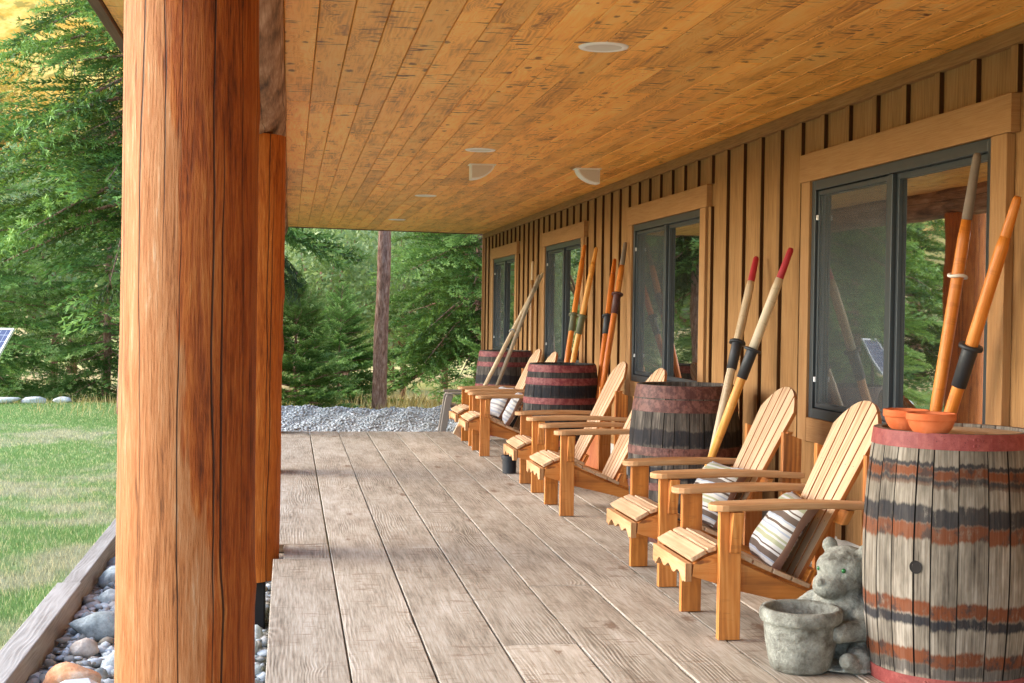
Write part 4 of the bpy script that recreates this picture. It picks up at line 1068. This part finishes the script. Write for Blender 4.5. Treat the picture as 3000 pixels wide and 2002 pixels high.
# ------------------------------------------------------------------ trees
def branch(seed, droop=.16, hang=0., dens=1., wl=.032, ww=.0036, per=6, seg=.024):
    """a unit branch along +x as needle sprays; returns quads (n,4,3) and shade (n,)"""
    rg = np.random.default_rng(seed); Q = []; Sh = []
    def spray(p, d, l, wd, sh):
        up_ = rg.normal(0, 1, 3); s_ = np.cross(d, up_); s_ /= np.linalg.norm(s_) + 1e-9
        Q.append(np.array([p, p + d * l * .45 + s_ * wd, p + d * l, p + d * l * .45 - s_ * wd])); Sh.append(sh)
    n_ax = int(20 * dens)
    for i in range(n_ax):
        f = .12 + .88 * (i + rg.random() * .7) / n_ax
        base = np.array([f, 0, -droop * f * f + .10 * droop * f ** 4])
        for sgn in (-1, 1):
            L = (.40 * (1 - f) ** .8 + .09) * rg.uniform(.7, 1.15)
            ang = R(rg.uniform(42, 66)); d = np.array([math.cos(ang), sgn * math.sin(ang), rg.uniform(-.15, .12) - hang])
            d /= np.linalg.norm(d); m = max(3, int(L / seg))
            for j in range(m):
                g = (j + .5) / m; p = base + d * L * g + np.array([0, 0, -.10 * (L * g) ** 1.5 * (1 + 3 * hang) ])
                for _ in range(per):
                    dd = d + rg.normal(0, .42, 3); dd[2] -= hang * .7; dd /= np.linalg.norm(dd)
                    spray(p, dd, wl * rg.uniform(.7, 1.4), ww * rg.uniform(.7, 1.2), np.clip(.04 + .95 * g * f ** .7 + rg.normal(0, .12), 0, 1))  # pale tips; shade inside the bough is put into the needle colour
    return np.array(Q), np.array(Sh)
BR = {'fir': [branch(s) for s in (1, 2, 3, 4)], 'hang': [branch(s, .22, .9, 1.1, .042, .0035) for s in (5, 6, 7)], 'up': [branch(s, -.05, -.1, 1., .045, .006, 4) for s in (8, 9, 10)],
      'coarse': [branch(s, .16, 0., 1., .05, .009, 2, .03) for s in (11, 12, 13)]}

def conifer(name, H, clear, rmax, nb, kind, mat, seed, shape=.8, pitch=(-16, 38), trunk_r=None, label='', group='conifers beyond the lawn', loc=(0, 0, 0), clump=.35):
    rg = np.random.default_rng(seed); Qs = []; Ss = []; tb = MB(); tr = trunk_r or .014 * H
    bend = rg.normal(0, .012, 2) * H
    axis = lambda t: np.array([bend[0] * t * t, bend[1] * t * t, H * t])
    pts = [tuple(axis(i / 12) + rg.normal(0, .003 * H, 3) * np.array([1, 1, 0]) * (i > 0)) for i in range(13)]
    tb.tube(pts, [max(.012, tr * (1 - i / 12.5) ** .8) * (1.25 if i == 0 else 1) for i in range(13)], 12)
    for i in range(nb):
        t = (i + rg.random()) / nb; t = t ** 1.05
        tz = clear + (1 - clear) * t
        Rr = (rmax * (1 - t) ** shape + .10) * rg.uniform(.62, 1.12)
        az = i * 2.39996 + rg.normal(0, .35)
        pi = R(pitch[0] + (pitch[1] - pitch[0]) * t ** 1.4 + rg.normal(0, 7)); q, sh = BR[kind][rg.integers(len(BR[kind]))]
        ro = rg.normal(0, .25)
        Mx = Matrix.Rotation(az, 3, 'Z') @ Matrix.Rotation(-pi, 3, 'Y') @ Matrix.Rotation(ro, 3, 'X')
        A = np.array(Mx) * Rr
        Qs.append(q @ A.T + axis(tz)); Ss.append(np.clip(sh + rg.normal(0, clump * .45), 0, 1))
        a0 = axis(tz); d1 = np.array(Mx) @ np.array([Rr * .75, 0, -.08 * Rr])
        tb.tube([tuple(a0), tuple(a0 + d1 * .5 + np.array([0, 0, .01 * Rr])), tuple(a0 + d1)], [max(.005, .010 * Rr), .006 * Rr + .002, .003], 5, caps=False)
    Q = np.concatenate(Qs); Sh = np.concatenate(Ss)
    root = thing(name, label, 'tree', loc, group)
    raw_mesh('crown', Q.reshape(-1, 3), np.arange(len(Q) * 4).reshape(-1, 4), Sh, mat, root)
    tb.build('trunk', M['bark'], root, smooth=True)
    return root
def gz(x, y): return float(hgt(np.array([x]), np.array([y]))[0]) - .05
def plant(root, x, y, s=1., rz=0., label=None, z=None):
    o = copy_tree(root) ; o.location = (x, y, gz(x, y) if z is None else z); o.scale = (s, s, s); o.rotation_euler = (0, 0, rz)
    if label: o['label'] = label
    return o
def place(root, x, y, rz=0., s=1., z=None):
    root.location = (x, y, gz(x, y) if z is None else z); root.rotation_euler = (0, 0, rz); root.scale = (s, s, s); return root

big_fir = place(conifer('fir_tree', 15., .21, 3.3, 190, 'fir', M['fir'], 21, .75, label='tall dark fir whose heavy boughs hang beside the bleached post over the lawn'), -2.32, 22.2, .5, z=-.5)
yf = conifer('young_fir', 6.2, .03, 2.1, 130, 'fir', M['fir_light'], 22, .7, (-8, 45), label='bright young fir standing behind the white border stones')
place(yf, -3.35, 27.5, 1.)
plant(yf, -5.6, 27.2, 1.0, 2.2, 'bright young fir standing behind the solar panel')
sp = place(conifer('spruce_tree', 12., .235, 2.2, 60, 'hang', M['spruce'], 24, .7, (-16, 25), label='dark spruce with drooping boughs seen just past the orange post'), -1.05, 22.6, .9, z=-.5)
lf = place(conifer('fir_tree', 9.5, .12, 3.0, 170, 'fir', M['fir'], 25, .75, (-14, 40), label='large green fir beside the far corner of the lodge'), 3.7, 27.6, .3)
bf = conifer('bushy_fir', 3.0, .02, 1.5, 110, 'up', M['fir_light'], 26, .75, (-2, 50), label='low bushy bright fir beyond the gravel past the orange post')
place(bf, .12, 23.9, .4, .9, z=-.75)
plant(bf, .95, 27.5, .8, 1.3, 'smaller bushy fir peeping out beside the bare pine trunk')
plant(bf, 3.9, 24.4, .85, 2., 'low bushy fir in front of the large fir by the lodge corner')
# bare pine trunk
t = thing('pine_tree', 'tall pine with a straight bare red brown trunk beyond the gravel', 'tree', (1.50, 24., -.62))
mb = MB(); pts = [(.22 * (i / 24) * 1.1 - .0 + .006 * math.sin(i * 1.3), 0, 10. * i / 24) for i in range(25)]; mb.tube(pts, [.128 - .06 * i / 24 + .004 * math.sin(i * 2.1) for i in range(25)], 20); mb.build('trunk', M['bark'], t, smooth=True)
Qs = []; Ss = []; rg = np.random.default_rng(5)
for i in range(60):
    q, sh = BR['fir'][i % 4]; Mx = Matrix.Rotation(i * 2.4, 3, 'Z') @ Matrix.Rotation(-R(rg.uniform(-10, 40)), 3, 'Y'); Rr = 1.9 * (1 - i / 75)
    Qs.append(q @ (np.array(Mx) * Rr).T + np.array([.2, 0, 6.3 + 3.6 * i / 60])); Ss.append(sh)
Q = np.concatenate(Qs); raw_mesh('crown', Q.reshape(-1, 3), np.arange(len(Q) * 4).reshape(-1, 4), np.concatenate(Ss), M['fir'], t)
# broadleaf trees farther off: leaf clumps
def broadleaf(name, H, rad, n, mat, seed, label, group):
    rg = np.random.default_rng(seed); root = thing(name, label, 'tree', (0, 0, 0), group)
    cl = rg.normal(0, 1, (26, 3)); cl /= np.linalg.norm(cl, axis=1)[:, None]; cl *= rg.uniform(.4, 1., (26, 1)) ** .5
    cl = cl * np.array([rad, rad, H * .36]) + np.array([0, 0, H * .6])
    ci = rg.integers(26, size=n); p = cl[ci] + rg.normal(0, .22 * rad, (n, 3))
    u_ = rg.normal(0, 1, (n, 3)); u_ /= np.linalg.norm(u_, axis=1)[:, None]; v_ = np.cross(u_, rg.normal(0, 1, (n, 3))); v_ /= np.linalg.norm(v_, axis=1)[:, None]
    s_ = rg.uniform(.05, .12, (n, 1)) * H / 6
    Q = np.stack([p - u_ * s_, p + v_ * s_ * .5, p + u_ * s_, p - v_ * s_ * .5], 1)
    raw_mesh('crown', Q.reshape(-1, 3), np.arange(n * 4).reshape(-1, 4), np.clip(rg.random(26)[ci] * .6 + rg.random(n) * .4, 0, 1), mat, root)
    tb = MB(); tb.tube([(0, 0, 0), (.05, .02, H * .3), (0, 0, H * .55), (.04, 0, H * .8)], [.035 * H / 2, .03 * H / 2, .02 * H / 2, .01], 10)
    for c in cl[:12]: tb.tube([(0, 0, H * .3), tuple(c * .6 + np.array([0, 0, H * .16])), tuple(c)], [.02 * H / 2, .012 * H / 2, .006], 6, caps=False)
    tb.build('trunk', M['bark'], root, smooth=True); return root
GP = 'pale trees across the dry meadow'
pl = place(broadleaf('broadleaf_tree', 6.5, 2.3, 9000, M['pale_leaf'], 3, 'pale leafy tree across the dry meadow behind the bare trunk', GP), 1.6, 41)
for x, y, s in ((-1.5, 44, 1.1), (5., 46, 1.2), (-9.5, 45, 1.2), (-6.3, 40, .9), (8.2, 44, 1.1)): plant(pl, x, y, s, x, 'pale leafy tree in the row across the dry meadow')
plant(pl, .70, 31.5, .72, 2.1, 'small pale leafy tree left of the bare pine trunk'); plant(pl, 2.7, 34, .7, .6, 'small pale leafy tree right of the bare pine trunk')
GF = 'conifers on the far side of the meadow'
ff = conifer('far_fir', 13., .08, 3.0, 110, 'coarse', M['fir'], 31, .8, (-14, 35), label='distant fir rising beyond the dry meadow', group=GF)
place(ff, -8.5, 36., .4)
for x, y, s in ((-12.5, 41, 1.), (-16, 36, 1.1), (-20, 42, 1.2), (-25, 38, 1.), (3.6, 52, 1.1), (-3.8, 56, 1.), (7.5, 55, 1.2), (11, 38, 1.), (-31, 40, 1.1), (-9, 62, 1.), (-14, 64, 1.1), (0, 66, 1.), (12, 62, 1.2), (-22, 60, 1.2)):
    plant(ff, x, y, s, x * 1.7)
GG = 'golden trees on the hillside'
gt = place(broadleaf('golden_tree', 9., 3.6, 5000, M['gold_leaf'], 8, 'golden leafed tree on the sunlit hillside', GG), -24, 125)
for i in range(22):
    x = rng.uniform(-75, 35); y = rng.uniform(105, 200); plant(gt, x, y, rng.uniform(.7, 1.3), x)
for i in range(12):
    x = rng.uniform(-80, 45); y = rng.uniform(110, 210); plant(ff, x, y, rng.uniform(.5, .9), x, 'dark conifer standing on the far hillside')
